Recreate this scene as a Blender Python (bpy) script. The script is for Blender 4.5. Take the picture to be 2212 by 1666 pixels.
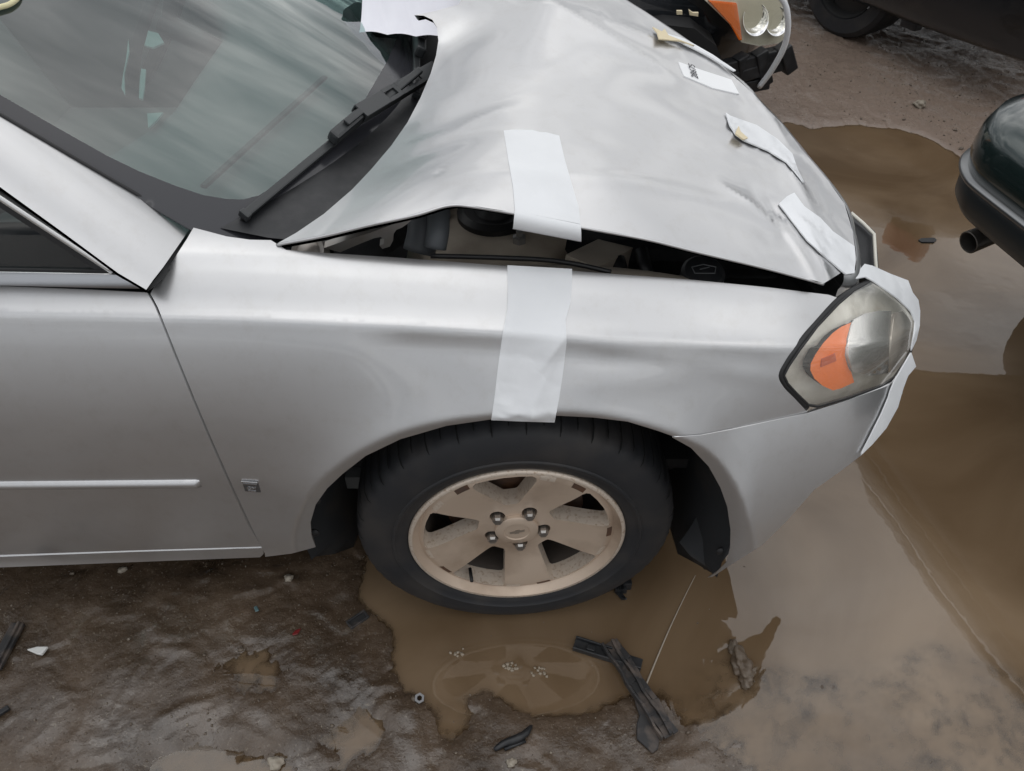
import bpy, bmesh, math, random
import numpy as np
from mathutils import Vector, Matrix
from mathutils.geometry import delaunay_2d_cdt
random.seed(7); rng = np.random.default_rng(7)
for o in list(bpy.data.objects): bpy.data.objects.remove(o)
S = bpy.context.scene; COL = S.collection
R = math.radians

# ------------------------------------------------------------------ camera
CAM = np.array([-.011, -.924, 1.717]); PITCH = R(44.35); FPX = 1690.0
cd = bpy.data.cameras.new('camera'); cam = bpy.data.objects.new('camera', cd); COL.objects.link(cam)
cam.location = CAM; cam.rotation_euler = (R(90)-PITCH, 0, 0)
cd.sensor_width = 36; cd.lens = 36*FPX/2212; cd.clip_start = .05; cd.clip_end = 2000
S.camera = cam
# ------------------------------------------------------------------ sky and sun
SUN_EL, SUN_AZ = R(74), R(35)          # azimuth from +Y towards +X
w = bpy.data.worlds.new('World'); S.world = w; w.use_nodes = True
nt = w.node_tree; nt.nodes.clear(); N = nt.nodes.new; L = nt.links.new
sky = N('ShaderNodeTexSky'); sky.sky_type = 'NISHITA'; sky.sun_disc = False
sky.sun_elevation = SUN_EL; sky.sun_rotation = SUN_AZ; sky.dust_density = 3
hsv = N('ShaderNodeHueSaturation'); hsv.inputs['Saturation'].default_value = .45; L(sky.outputs[0], hsv.inputs['Color'])
tc = N('ShaderNodeTexCoord'); sep = N('ShaderNodeSeparateXYZ'); L(tc.outputs['Generated'], sep.inputs[0])
zz = N('ShaderNodeMath'); zz.operation = 'ADD'; zz.inputs[1].default_value = .18; L(sep.outputs['Z'], zz.inputs[0])
zm = N('ShaderNodeMath'); zm.operation = 'MAXIMUM'; zm.inputs[1].default_value = .08; L(zz.outputs[0], zm.inputs[0])
dx = N('ShaderNodeMath'); dx.operation = 'DIVIDE'; L(sep.outputs['X'], dx.inputs[0]); L(zm.outputs[0], dx.inputs[1])
dy = N('ShaderNodeMath'); dy.operation = 'DIVIDE'; L(sep.outputs['Y'], dy.inputs[0]); L(zm.outputs[0], dy.inputs[1])
cb = N('ShaderNodeCombineXYZ'); L(dx.outputs[0], cb.inputs[0]); L(dy.outputs[0], cb.inputs[1])
mp = N('ShaderNodeMapping'); mp.inputs['Scale'].default_value = (1.5, 2.3, 1); mp.inputs['Rotation'].default_value = (0, 0, R(28)); L(cb.outputs[0], mp.inputs[0])
no = N('ShaderNodeTexNoise'); no.inputs['Scale'].default_value = 1.1; no.inputs['Detail'].default_value = 7; no.inputs['Roughness'].default_value = .55; no.inputs['Distortion'].default_value = .5; L(mp.outputs[0], no.inputs['Vector'])
cr = N('ShaderNodeValToRGB'); L(no.outputs['Fac'], cr.inputs[0])
cr.color_ramp.elements[0].position = .36; cr.color_ramp.elements[0].color = (3.2, 3.5, 3.9, 1)
cr.color_ramp.elements[1].position = .66; cr.color_ramp.elements[1].color = (19.0, 19.0, 18.8, 1)
e = cr.color_ramp.elements.new(.5); e.color = (8.6, 8.8, 9.1, 1)
mx = N('ShaderNodeMixRGB'); mx.inputs[0].default_value = .88; L(hsv.outputs[0], mx.inputs[1]); L(cr.outputs[0], mx.inputs[2])
oc = N('ShaderNodeMapRange'); oc.inputs['From Min'].default_value = 0; oc.inputs['From Max'].default_value = 1; oc.inputs['To Min'].default_value = .54; oc.inputs['To Max'].default_value = 1.22; L(sep.outputs['Z'], oc.inputs['Value'])   # overcast: brighter overhead than at the horizon
ml = N('ShaderNodeVectorMath'); ml.operation = 'SCALE'; L(mx.outputs[0], ml.inputs[0]); L(oc.outputs[0], ml.inputs['Scale'])
bg = N('ShaderNodeBackground'); bg.inputs['Strength'].default_value = .1; L(ml.outputs[0], bg.inputs[0])
wo = N('ShaderNodeOutputWorld'); L(bg.outputs[0], wo.inputs[0])
sl = bpy.data.lights.new('sun', 'SUN'); sl.energy = .5; sl.angle = R(120); sl.color = (1, .96, .9)
so = bpy.data.objects.new('sun', sl); COL.objects.link(so)
sd = Vector((math.sin(SUN_AZ)*math.cos(SUN_EL), math.cos(SUN_AZ)*math.cos(SUN_EL), math.sin(SUN_EL)))
so.rotation_euler = sd.to_track_quat('Z', 'Y').to_euler(); so.location = sd*20
S.view_settings.view_transform = 'Standard'; S.view_settings.look = 'None'; S.view_settings.gamma = 1
S.view_settings.exposure = 0; S.view_settings.use_curve_mapping = False

# ------------------------------------------------------------------ pixel rays (2212 x 1666 picture units) and implicit surfaces
_c, _s = math.cos(PITCH), math.sin(PITCH)
def rays(uv):
    uv = np.atleast_2d(np.asarray(uv, float)); a = (uv[:, 0]-1106)/FPX; b = (833-uv[:, 1])/FPX
    return np.stack([a, _c+b*_s, -_s+b*_c], -1)
def cast(F, uv, t0=.7, t1=4.2, n=260):
    d = rays(uv); ts = np.linspace(t0, t1, n); lo = np.full(len(d), t0); hi = np.full(len(d), np.nan)
    pf = F(CAM+d*t0); best = np.abs(pf); bt = np.full(len(d), t0)
    for t in ts[1:]:
        f = F(CAM+d*t); m = np.isnan(hi) & (pf > 0) & (f <= 0); hi[m] = t; lo[m] = t-(ts[1]-ts[0])
        q = np.abs(f) < best; best[q] = np.abs(f)[q]; bt[q] = t; pf = f
    miss = np.isnan(hi); hi[miss] = bt[miss]; lo[miss] = bt[miss]
    for _ in range(26):
        mid = (lo+hi)/2; f = F(CAM+d*mid[:, None]); g = f > 0; lo = np.where(g, mid, lo); hi = np.where(g, hi, mid)
    return CAM+d*((lo+hi)/2)[:, None]
def grad(F, P, e=.0045):
    g = np.stack([F(P+np.eye(3)[k]*e)-F(P-np.eye(3)[k]*e) for k in range(3)], -1)
    return g/np.maximum(np.linalg.norm(g, axis=1), 1e-9)[:, None]
def ground_at(u, v, z=0.0):
    d = rays([[u, v]])[0]; t = (z-CAM[2])/d[2]; return CAM+d*t
def at_y(u, v, y):
    d = rays([[u, v]])[0]; return CAM+d*((y-CAM[1])/d[1])
def at_z(u, v, z): return ground_at(u, v, z)
def sm(x): x = np.clip(x, 0, 1); return x*x*(3-2*x)
def interp(x, xs, ys):                     # smooth (cubic Hermite) table lookup
    xs = np.asarray(xs, float); ys = np.asarray(ys, float); m = np.gradient(ys, xs)
    x = np.clip(x, xs[0], xs[-1]); i = np.clip(np.searchsorted(xs, x)-1, 0, len(xs)-2); h = xs[i+1]-xs[i]; t = (x-xs[i])/h
    return (2*t**3-3*t**2+1)*ys[i]+(t**3-2*t**2+t)*h*m[i]+(-2*t**3+3*t**2)*ys[i+1]+(t**3-t**2)*h*m[i+1]
def spline(pts, n):
    P = np.asarray(pts, float); d = np.r_[0, np.cumsum(np.linalg.norm(np.diff(P, axis=0), axis=1)**.5)]
    m = np.stack([np.gradient(P[:, k], d) for k in range(P.shape[1])], -1); t = np.linspace(0, d[-1], n)
    i = np.clip(np.searchsorted(d, t)-1, 0, len(d)-2); h = (d[i+1]-d[i])[:, None]; u = ((t-d[i])[:, None])/h
    return (2*u**3-3*u**2+1)*P[i]+(u**3-2*u**2+u)*h*m[i]+(-2*u**3+3*u**2)*P[i+1]+(u**3-u**2)*h*m[i+1]
def hashn(ix, iy, k):
    n = (ix.astype(np.int64)*374761393+iy.astype(np.int64)*668265263+k*1442695041) & 0x7fffffff
    n = ((n ^ (n >> 13))*1274126177) & 0x7fffffff; return ((n ^ (n >> 16)) & 0xffff)/65535.0
def vnoise(x, y, k=0):
    ix = np.floor(x); iy = np.floor(y); fx = x-ix; fy = y-iy; fx = fx**3*(fx*(fx*6-15)+10); fy = fy**3*(fy*(fy*6-15)+10)
    a = hashn(ix, iy, k); b = hashn(ix+1, iy, k); c = hashn(ix, iy+1, k); d = hashn(ix+1, iy+1, k)
    return (a*(1-fx)+b*fx)*(1-fy)+(c*(1-fx)+d*fx)*fy
def fbm(x, y, o=4, k=0, g=.5):
    r = 0; a = 1; t = 0
    for i in range(o): r = r+a*(vnoise(x*2**i, y*2**i, k+i)-.5)*2; t += a; a *= g
    return r/t
def inside(P, poly):
    x, y = P[:, 0], P[:, 1]; r = np.zeros(len(P), bool); n = len(poly)
    for i in range(n):
        x1, y1 = poly[i]; x2, y2 = poly[(i+1) % n]
        c = ((y1 > y) != (y2 > y)) & (x < (x2-x1)*(y-y1)/((y2-y1) if y2 != y1 else 1e-9)+x1); r ^= c
    return r
def resample(poly, sp):
    out = []; n = len(poly)
    for i in range(n):
        a = np.array(poly[i], float); b = np.array(poly[(i+1) % n], float); k = max(1, int(round(np.linalg.norm(b-a)/sp)))
        out += [a+(b-a)*j/k for j in range(k)]
    return np.array(out)

# ------------------------------------------------------------------ materials
MATS = {}
def mat(name, col, rough=.5, metal=0., spec=.5, coat=0., noise=None, bump=None, alpha=None, emit=None, ior=None):
    if name in MATS: return MATS[name]
    m = bpy.data.materials.new(name); m.use_nodes = True; t = m.node_tree; b = t.nodes['Principled BSDF']
    b.inputs['Base Color'].default_value = (*col, 1); b.inputs['Roughness'].default_value = rough; b.inputs['Metallic'].default_value = metal
    b.inputs['Specular IOR Level'].default_value = spec; b.inputs['Coat Weight'].default_value = coat; b.inputs['Coat Roughness'].default_value = .04
    if ior: b.inputs['IOR'].default_value = ior
    if noise or bump:
        tc = t.nodes.new('ShaderNodeTexCoord'); obj = tc.outputs['Object']
    if noise:                               # (scale, colour2, contrast lo, hi, rough2)
        n = t.nodes.new('ShaderNodeTexNoise'); n.inputs['Scale'].default_value = noise[0]; n.inputs['Detail'].default_value = 6; t.links.new(obj, n.inputs['Vector'])
        r = t.nodes.new('ShaderNodeMapRange'); r.inputs['From Min'].default_value = noise[2]; r.inputs['From Max'].default_value = noise[3]; t.links.new(n.outputs['Fac'], r.inputs['Value'])
        x = t.nodes.new('ShaderNodeMixRGB'); x.inputs[1].default_value = (*col, 1); x.inputs[2].default_value = (*noise[1], 1)
        t.links.new(r.outputs[0], x.inputs[0]); t.links.new(x.outputs[0], b.inputs['Base Color'])
        if len(noise) > 4:
            q = t.nodes.new('ShaderNodeMapRange'); q.inputs['To Min'].default_value = rough; q.inputs['To Max'].default_value = noise[4]
            t.links.new(r.outputs[0], q.inputs['Value']); t.links.new(q.outputs[0], b.inputs['Roughness'])
    if bump:                                # (scale, strength, distance)
        n = t.nodes.new('ShaderNodeTexNoise'); n.inputs['Scale'].default_value = bump[0]; n.inputs['Detail'].default_value = 5; t.links.new(obj, n.inputs['Vector'])
        u = t.nodes.new('ShaderNodeBump'); u.inputs['Strength'].default_value = bump[1]; u.inputs['Distance'].default_value = bump[2]
        t.links.new(n.outputs['Fac'], u.inputs['Height']); t.links.new(u.outputs[0], b.inputs['Normal'])
    MATS[name] = m; return m
def glass(name, tint, refl=.06, haze=0., hazecol=(.5, .5, .45), rough=.01):
    if name in MATS: return MATS[name]
    m = bpy.data.materials.new(name); m.use_nodes = True; t = m.node_tree; t.nodes.clear(); N = t.nodes.new; L = t.links.new
    tr = N('ShaderNodeBsdfTransparent'); tr.inputs[0].default_value = (*tint, 1)
    gl = N('ShaderNodeBsdfGlossy'); gl.inputs['Roughness'].default_value = rough; gl.inputs[0].default_value = (1, 1, 1, 1)
    fr = N('ShaderNodeFresnel'); ge = N('ShaderNodeNewGeometry'); io = N('ShaderNodeMath'); io.operation = 'MULTIPLY_ADD'; io.inputs[1].default_value = 1/1.5-1.5; io.inputs[2].default_value = 1.5; L(ge.outputs['Backfacing'], io.inputs[0]); L(io.outputs[0], fr.inputs[0])   # a thin sheet reflects alike from both sides
    mm = N('ShaderNodeMath'); mm.operation = 'MULTIPLY_ADD'; mm.use_clamp = True; mm.inputs[1].default_value = 1.75; mm.inputs[2].default_value = refl-.06; L(fr.outputs[0], mm.inputs[0])
    a = N('ShaderNodeMixShader'); L(mm.outputs[0], a.inputs[0]); L(gl.outputs[0], a.inputs[2])
    if haze:
        df = N('ShaderNodeBsdfDiffuse'); df.inputs[0].default_value = (*hazecol, 1)
        h = N('ShaderNodeMixShader'); h.inputs[0].default_value = haze; L(tr.outputs[0], h.inputs[1]); L(df.outputs[0], h.inputs[2]); L(h.outputs[0], a.inputs[1])
    else: L(tr.outputs[0], a.inputs[1])
    o = N('ShaderNodeOutputMaterial'); L(a.outputs[0], o.inputs[0]); MATS[name] = m; return m

PAINT = mat('silver_paint', (.60, .60, .605), .33, .9, .5, .8)
def flake(m):
    t = m.node_tree; b = t.nodes['Principled BSDF']; tc = t.nodes.new('ShaderNodeTexCoord')
    n = t.nodes.new('ShaderNodeTexNoise'); n.inputs['Scale'].default_value = 6; n.inputs['Detail'].default_value = 8; n.inputs['Roughness'].default_value = .7; t.links.new(tc.outputs['Object'], n.inputs['Vector'])
    r = t.nodes.new('ShaderNodeMapRange'); r.inputs['From Min'].default_value = .35; r.inputs['From Max'].default_value = .7; r.inputs['To Min'].default_value = .30; r.inputs['To Max'].default_value = .37
    t.links.new(n.outputs['Fac'], r.inputs['Value']); t.links.new(r.outputs[0], b.inputs['Roughness'])
flake(PAINT)
def dusty(m):
    t = m.node_tree; b = t.nodes['Principled BSDF']; tc = t.nodes.new('ShaderNodeTexCoord'); n = t.nodes.new('ShaderNodeTexNoise'); n.inputs['Scale'].default_value = 28; n.inputs['Detail'].default_value = 10; n.inputs['Roughness'].default_value = .75; t.links.new(tc.outputs['Object'], n.inputs['Vector'])
    r = t.nodes.new('ShaderNodeMapRange'); r.inputs['From Min'].default_value = .5; r.inputs['From Max'].default_value = .85; r.inputs['To Max'].default_value = .30; t.links.new(n.outputs['Fac'], r.inputs['Value'])
    x = t.nodes.new('ShaderNodeMixRGB'); x.inputs[1].default_value = (.60, .60, .605, 1); x.inputs[2].default_value = (.40, .37, .33, 1); t.links.new(r.outputs[0], x.inputs[0]); t.links.new(x.outputs[0], b.inputs['Base Color'])
    v = t.nodes.new('ShaderNodeTexNoise'); v.inputs['Scale'].default_value = 900; v.inputs['Detail'].default_value = 1; t.links.new(tc.outputs['Object'], v.inputs['Vector']); u = t.nodes.new('ShaderNodeBump'); u.inputs['Strength'].default_value = .05; u.inputs['Distance'].default_value = .0004; t.links.new(v.outputs['Fac'], u.inputs['Height']); t.links.new(u.outputs[0], b.inputs['Normal'])
dusty(PAINT)
BLACKP = mat('black_plastic', (.014, .015, .017), .42, 0, .5, 0, (30, (.03, .03, .032), .45, .75), (260, .15, .001))
GASKET = mat('black_rubber', (.012, .012, .013), .5)
TAPE = mat('white_tape', (.80, .815, .835), .28, 0, .5, 0, (5, (.71, .725, .74), .45, .7), (22, .30, .004))
CHROME = mat('chrome', (.82, .82, .83), .09, 1.)
DCHROME = mat('brushed_trim', (.42, .43, .45), .28, 1.)
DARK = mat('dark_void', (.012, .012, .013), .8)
TYRE = mat('tyre_rubber', (.022, .023, .026), .6, 0, .4, 0, (9, (.05, .045, .042), .45, .8), (120, .15, .001))
RIM = mat('dusty_alloy', (.60, .485, .385), .42, .35, .5, 0, (7, (.34, .25, .18), .5, .75), (420, .12, .0006))
RIMB = mat('bare_skylit_alloy', (.66, .57, .48), .42, .35, .5, 0, (150, (.42, .30, .20), .52, .75))  # lip alloy; spoke walls brightened in colour for the sky light they catch
RUST_SHADE = mat('rusty_brake_slot_shade', (.10, .065, .05), .7, .2, .4, 0, (20, (.17, .08, .04), .4, .7))  # brake rust, reused as painted shade in the rim slots
GREYM = mat('grey_metal', (.33, .32, .31), .38, .6, .5, 0, (12, (.22, .19, .16), .45, .8))
APRON = mat('dusty_apron', (.52, .46, .38), .55, .1, .4, 0, (8, (.30, .25, .20), .4, .75))
WSGLASS = glass('windshield_glass', (.50, .70, .67), .09, .04, (.28, .41, .40))
SIDEGL = glass('tinted_side_glass', (.30, .36, .36), .05)
LENS = glass('hazed_lens', (.99, .98, .95), .05, .08, (.86, .83, .74), .03)
FRIT = mat('frit_black', (.035, .036, .042), .16, 0, .5)
DASH = mat('dash_plastic', (.12, .125, .125), .6, 0, .4, 0, None, (180, .2, .001))
CLOTH = mat('seat_cloth', (.17, .165, .16), .9, 0, .2)
PAPER = mat('pale_paper', (.26, .30, .29), .7)
AMBER = mat('amber_reflector', (1.0, .21, .01), .25, 0, .6, .3, None, (240, .5, .002))
REDL = mat('red_lens', (.42, .012, .01), .12, 0, .6, .5)

# ------------------------------------------------------------------ object helpers
def link(o, parent=None, label=None, cat=None, group=None, kind=None):
    COL.objects.link(o)
    if parent: o.parent = parent
    if label: o['label'] = label
    if cat: o['category'] = cat
    if group: o['group'] = group
    if kind: o['kind'] = kind
    return o
def empty(name, loc=(0, 0, 0), rz=0, **k):
    o = bpy.data.objects.new(name, None); o.location = loc; o.rotation_euler = (0, 0, rz); o.empty_display_size = .1; return link(o, **k)
def meshobj(name, V, Fc, m, parent=None, smooth=True, angle=None, normals=None, **k):
    me = bpy.data.meshes.new(name); me.from_pydata([tuple(map(float, v)) for v in V], [], [tuple(map(int, f)) for f in Fc]); me.update()
    me.materials.append(m)
    if smooth: me.polygons.foreach_set('use_smooth', [True]*len(me.polygons))
    if angle: me.set_sharp_from_angle(angle=R(angle))
    if normals is not None: me.normals_split_custom_set_from_vertices([tuple(map(float, n)) for n in normals])
    return link(bpy.data.objects.new(name, me), parent, **k)
def bmobj(name, bm, m, parent=None, smooth=False, angle=None, **k):
    bmesh.ops.recalc_face_normals(bm, faces=bm.faces)
    me = bpy.data.meshes.new(name); bm.to_mesh(me); bm.free(); me.materials.append(m)
    if smooth: me.polygons.foreach_set('use_smooth', [True]*len(me.polygons))
    if angle: me.set_sharp_from_angle(angle=R(angle))
    return link(bpy.data.objects.new(name, me), parent, **k)
def frame(z, hint=(0, 0, 1)):
    z = Vector(z).normalized(); h = Vector(hint)
    if abs(z.dot(h)) > .98: h = Vector((1, 0, 0))
    x = h.cross(z).normalized(); y = z.cross(x); return x, y, z
def box(bm, c, size, axes=None, bev=0.0, seg=2):
    q = bmesh.new(); bmesh.ops.create_cube(q, size=1)
    for v in q.verts: v.co = Vector((v.co.x*size[0], v.co.y*size[1], v.co.z*size[2]))
    if bev: bmesh.ops.bevel(q, geom=list(q.edges), offset=bev, segments=seg, affect='EDGES', profile=.6)
    for v in q.verts: v.co = Vector(c)+(axes[0]*v.co.x+axes[1]*v.co.y+axes[2]*v.co.z if axes else v.co)
    merge(bm, q)
def merge(bm, q):
    mp = {v: bm.verts.new(v.co) for v in q.verts}
    for f in q.faces:
        try: bm.faces.new([mp[v] for v in f.verts])
        except ValueError: pass
    q.free()
def bar(bm, p0, p1, w, h, hint=(0, 0, 1), bev=.002):
    p0 = Vector(p0); p1 = Vector(p1); x, y, z = frame(p1-p0, hint); box(bm, (p0+p1)/2, (w, h, (p1-p0).length), (x, y, z), bev)
def tube(bm, pts, r, seg=10, closed=False, cap=True):
    P = [Vector(p) for p in pts]; n = len(P); rs = r if hasattr(r, '__len__') else [r]*n; rings = []; px = None
    for i in range(n):
        a = P[(i-1) % n] if (closed or i > 0) else P[i]; b = P[(i+1) % n] if (closed or i < n-1) else P[i]
        z = (b-a).normalized()
        if px is None: x, y, z = frame(z)
        else:
            x = (px-z*px.dot(z)).normalized(); y = z.cross(x)
        px = x; rings.append([bm.verts.new(P[i]+(x*math.cos(2*math.pi*k/seg)+y*math.sin(2*math.pi*k/seg))*rs[i]) for k in range(seg)])
    for i in range(n if closed else n-1):
        A = rings[i]; B = rings[(i+1) % n]
        for k in range(seg): bm.faces.new((A[k], A[(k+1) % seg], B[(k+1) % seg], B[k]))
    if cap and not closed: bm.faces.new(rings[0][::-1]); bm.faces.new(rings[-1])
def lathe(bm, prof, axis_o, ax, seg=64, hint=(0, 0, 1), closed=False):
    x, y, z = frame(ax, hint); o = Vector(axis_o); rings = []
    for (r, h) in prof: rings.append([bm.verts.new(o+z*h+(x*math.cos(2*math.pi*k/seg)+y*math.sin(2*math.pi*k/seg))*r) for k in range(seg)])
    for i in range(len(rings)-1 if not closed else len(rings)):
        A = rings[i]; B = rings[(i+1) % len(rings)]
        for k in range(seg): bm.faces.new((A[k], A[(k+1) % seg], B[(k+1) % seg], B[k]))
def textmesh(c, name, m):
    t = bpy.data.objects.new('tmp', c); COL.objects.link(t); dg = bpy.context.evaluated_depsgraph_get(); dg.update(); me = bpy.data.meshes.new_from_object(t.evaluated_get(dg))
    bpy.data.objects.remove(t); me.name = name
    if not me.materials: me.materials.append(m)
    return bpy.data.objects.new(name, me)
def grid(name, P, m, parent=None, **k):       # P: rows x cols x 3
    P = np.asarray(P); r, c = P.shape[:2]; V = P.reshape(-1, 3)
    Fc = [(i*c+j, i*c+j+1, (i+1)*c+j+1, (i+1)*c+j) for i in range(r-1) for j in range(c-1)]
    return meshobj(name, V, Fc, m, parent, **k)
def proj(P):
    v = np.atleast_2d(P)-CAM; dep = v[:, 1]*_c-v[:, 2]*_s; return np.stack([1106+v[:, 0]*FPX/dep, 833-(v[:, 1]*_s+v[:, 2]*_c)*FPX/dep], -1)
def triangulate(poly, sp, holes=(), jit=.12, lines=()):
    B = resample(poly, sp); loops = [np.arange(len(B))]; pts = [B]; n = len(B)
    for h in holes:
        q = resample(h, sp*.7); loops.append(np.arange(n, n+len(q))); pts.append(q); n += len(q)
    Bd = np.concatenate(pts); lo = Bd.min(0); hi = Bd.max(0)
    gx, gy = np.meshgrid(np.arange(lo[0], hi[0], sp), np.arange(lo[1], hi[1], sp*.866)); gx = gx+(np.arange(gx.shape[0]) % 2)[:, None]*sp*.5
    G = np.stack([gx.ravel(), gy.ravel()], -1); G = G+rng.uniform(-jit, jit, G.shape)*sp
    k = inside(G, B)
    for h in holes: k &= ~inside(G, np.array(h))
    G = G[k]
    dmin = np.full(len(G), 1e9)
    for s in range(0, len(Bd), 200): dmin = np.minimum(dmin, np.sqrt(((G[:, None]-Bd[None, s:s+200])**2).sum(-1)).min(1))
    G = G[dmin > sp*.55]; ed = [(int(l[i]), int(l[(i+1) % len(l)])) for l in loops for i in range(len(l))]; n = len(Bd); ex = []
    for ln_ in lines:                       # feature lines the triangles must follow
        q = np.asarray(ln_, float); q = q[inside(q, B)]
        dm = np.sqrt(((q[:, None]-Bd[None])**2).sum(-1)).min(1); q = q[dm > sp*.35]
        G = G[np.sqrt(((G[:, None]-q[None])**2).sum(-1)).min(1) > sp*.5] if len(q) else G
        ed += [(n+i, n+i+1) for i in range(len(q)-1) if np.linalg.norm(q[i+1]-q[i]) < sp*2.5]; n += len(q); ex.append(q)
    P = np.concatenate([Bd]+ex+[G])
    v, _, f, *_ = delaunay_2d_cdt([Vector(p) for p in P], ed, [], 0, 1e-7)
    V = np.array([tuple(p) for p in v]); f = np.array([t for t in f if len(t) == 3])
    c = V[f].mean(1); k = inside(c, B)
    for h in holes: k &= ~inside(c, np.array(h))
    f = f[k]
    a = V[f[:, 1]]-V[f[:, 0]]; b = V[f[:, 2]]-V[f[:, 0]]; cr = a[:, 0]*b[:, 1]-a[:, 1]*b[:, 0]
    f[cr < 0] = f[cr < 0][:, ::-1]; f = f[np.abs(cr) > 1e-9]
    return V, f, loops
def panel(name, poly, F, m, parent, sp=10, thick=.010, off=0., holes=(), fl_in=.0, lines=(), ne=.0045, **k):
    """A sheet cut out of the surface F<=0 along the outline poly, with turned edges."""
    V2, f, loops = triangulate(poly, sp, holes, lines=lines)
    G = (lambda P: F(P)-off) if off else F
    P = cast(G, V2); n = grad(G, P, ne)
    # faces wound so the normal faces outwards
    a = np.cross(P[f[:, 1]]-P[f[:, 0]], P[f[:, 2]]-P[f[:, 0]]); s = (a*n[f].mean(1)).sum(1) < 0; f = f.copy(); f[s] = f[s][:, ::-1]
    V = [P]; NN = [n]; Fc = f.tolist(); base = len(P)
    if thick:
        for l in loops:
            if len(l) < 3: continue
            q = P[l]; nn = n[l]; tg = np.roll(q, -1, 0)-np.roll(q, 1, 0); e = np.cross(tg, nn); e /= np.maximum(np.linalg.norm(e, axis=1), 1e-9)[:, None]
            V2c = V2[l]; ar = (V2c[:, 0]*np.roll(V2c[:, 1], -1)-np.roll(V2c[:, 0], -1)*V2c[:, 1]).sum()
            cen = P[f].mean((0, 1)); 
            inner = q-nn*thick-e*fl_in
            # outward sign: compare against a point slightly inside
            sg = np.sign(((q+e*1e-3-cen)**2).sum(1)-((q-e*1e-3-cen)**2).sum(1)).sum(); sg = 1 if sg >= 0 else -1
            en = e*sg; r0 = q.copy(); r1 = q-nn*thick*.25+en*0; r2 = q-nn*thick-en*fl_in
            c = len(l)
            V += [r0, r2]; NN += [(en+nn*.9)/np.linalg.norm(en+nn*.9, axis=1)[:, None], en]
            for i in range(c):
                j = (i+1) % c; Fc.append((base+i, base+j, base+c+j, base+c+i))
            base += 2*c
    V = np.concatenate(V); NN = np.concatenate(NN)
    return meshobj(name, V, Fc, m, parent, normals=NN, **k)
def rbf(anch, lam=1e-4):
    A = np.asarray(anch, float); X = A[:, :2]; n = len(A)
    def ph(r2): return np.where(r2 > 1e-12, .5*r2*np.log(np.maximum(r2, 1e-12)), 0)
    K = ph(((X[:, None]-X[None])**2).sum(-1))+np.eye(n)*lam; Q = np.c_[np.ones(n), X]
    M = np.block([[K, Q], [Q.T, np.zeros((3, 3))]]); wt = np.linalg.solve(M, np.r_[A[:, 2], 0, 0, 0])
    def H(x, y):
        sh = np.shape(x); x = np.ravel(x); y = np.ravel(y); r = wt[n]+wt[n+1]*x+wt[n+2]*y
        for i in range(n): r = r+wt[i]*ph((x-X[i, 0])**2+(y-X[i, 1])**2)
        return r.reshape(sh)
    return H
def ridge(x, y, a, b, amp, wid, sharp=2.0):    # soft crease along segment a-b
    a = np.array(a, float); b = np.array(b, float); d = b-a; l2 = d@d; t = np.clip(((x-a[0])*d[0]+(y-a[1])*d[1])/l2, 0, 1)
    r = np.sqrt((x-a[0]-t*d[0])**2+(y-a[1]-t*d[1])**2+1e-8); return amp*np.exp(-(np.sqrt(r*r+.004**2)-.004)/wid*.9)*np.sin(np.pi*np.clip(t*.9+.05, 0, 1))**.5
def gauss(x, y, cx, cy, sx, sy, amp, rot=0):
    c, s = math.cos(rot), math.sin(rot); a = (x-cx)*c+(y-cy)*s; b = -(x-cx)*s+(y-cy)*c; return amp*np.exp(-(a/sx)**2-(b/sy)**2)

# ================================================================== GROUND
WATER = [  # outlines seen in the picture, laid on the ground: (depth, polygon)
 (-.028, [(800,1275),(838,1330),(868,1400),(890,1465),(960,1500),(1060,1500),(1150,1532),(1280,1505),(1395,1482),(1440,1440),(1510,1400),(1600,1370),(1700,1330),(1800,1250),(1800,1000),(1500,900),(1000,900),(820,1150)]),
 (-.030, [(1690,262),(1760,285),(1850,272),(1960,285),(2050,330),(2110,385),(2300,520),(2600,640),(2900,1300),(2212,1420),(2100,1385),(2000,1340),(1800,1420),(1600,1400),(1500,1300),(1500,900),(1600,600)]),
 (-.0042, [(1395,1482),(1510,1400),(1700,1330),(2000,1300),(2700,1300),(2800,1900),(1700,1900),(1560,1640),(1440,1560)]),
 (-.006, [(480,1400),(560,1405),(608,1440),(600,1480),(540,1490),(470,1440)]),
 (-.006, [(690,1560),(750,1535),(820,1550),(850,1590),(800,1640),(720,1620)]),
 (-.012, [(940,1540),(1000,1520),(1040,1560),(1010,1600),(950,1590)]),
 (-.006, [(260,1700),(330,1630),(430,1600),(560,1610),(640,1640),(640,1760)]),
]
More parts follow.
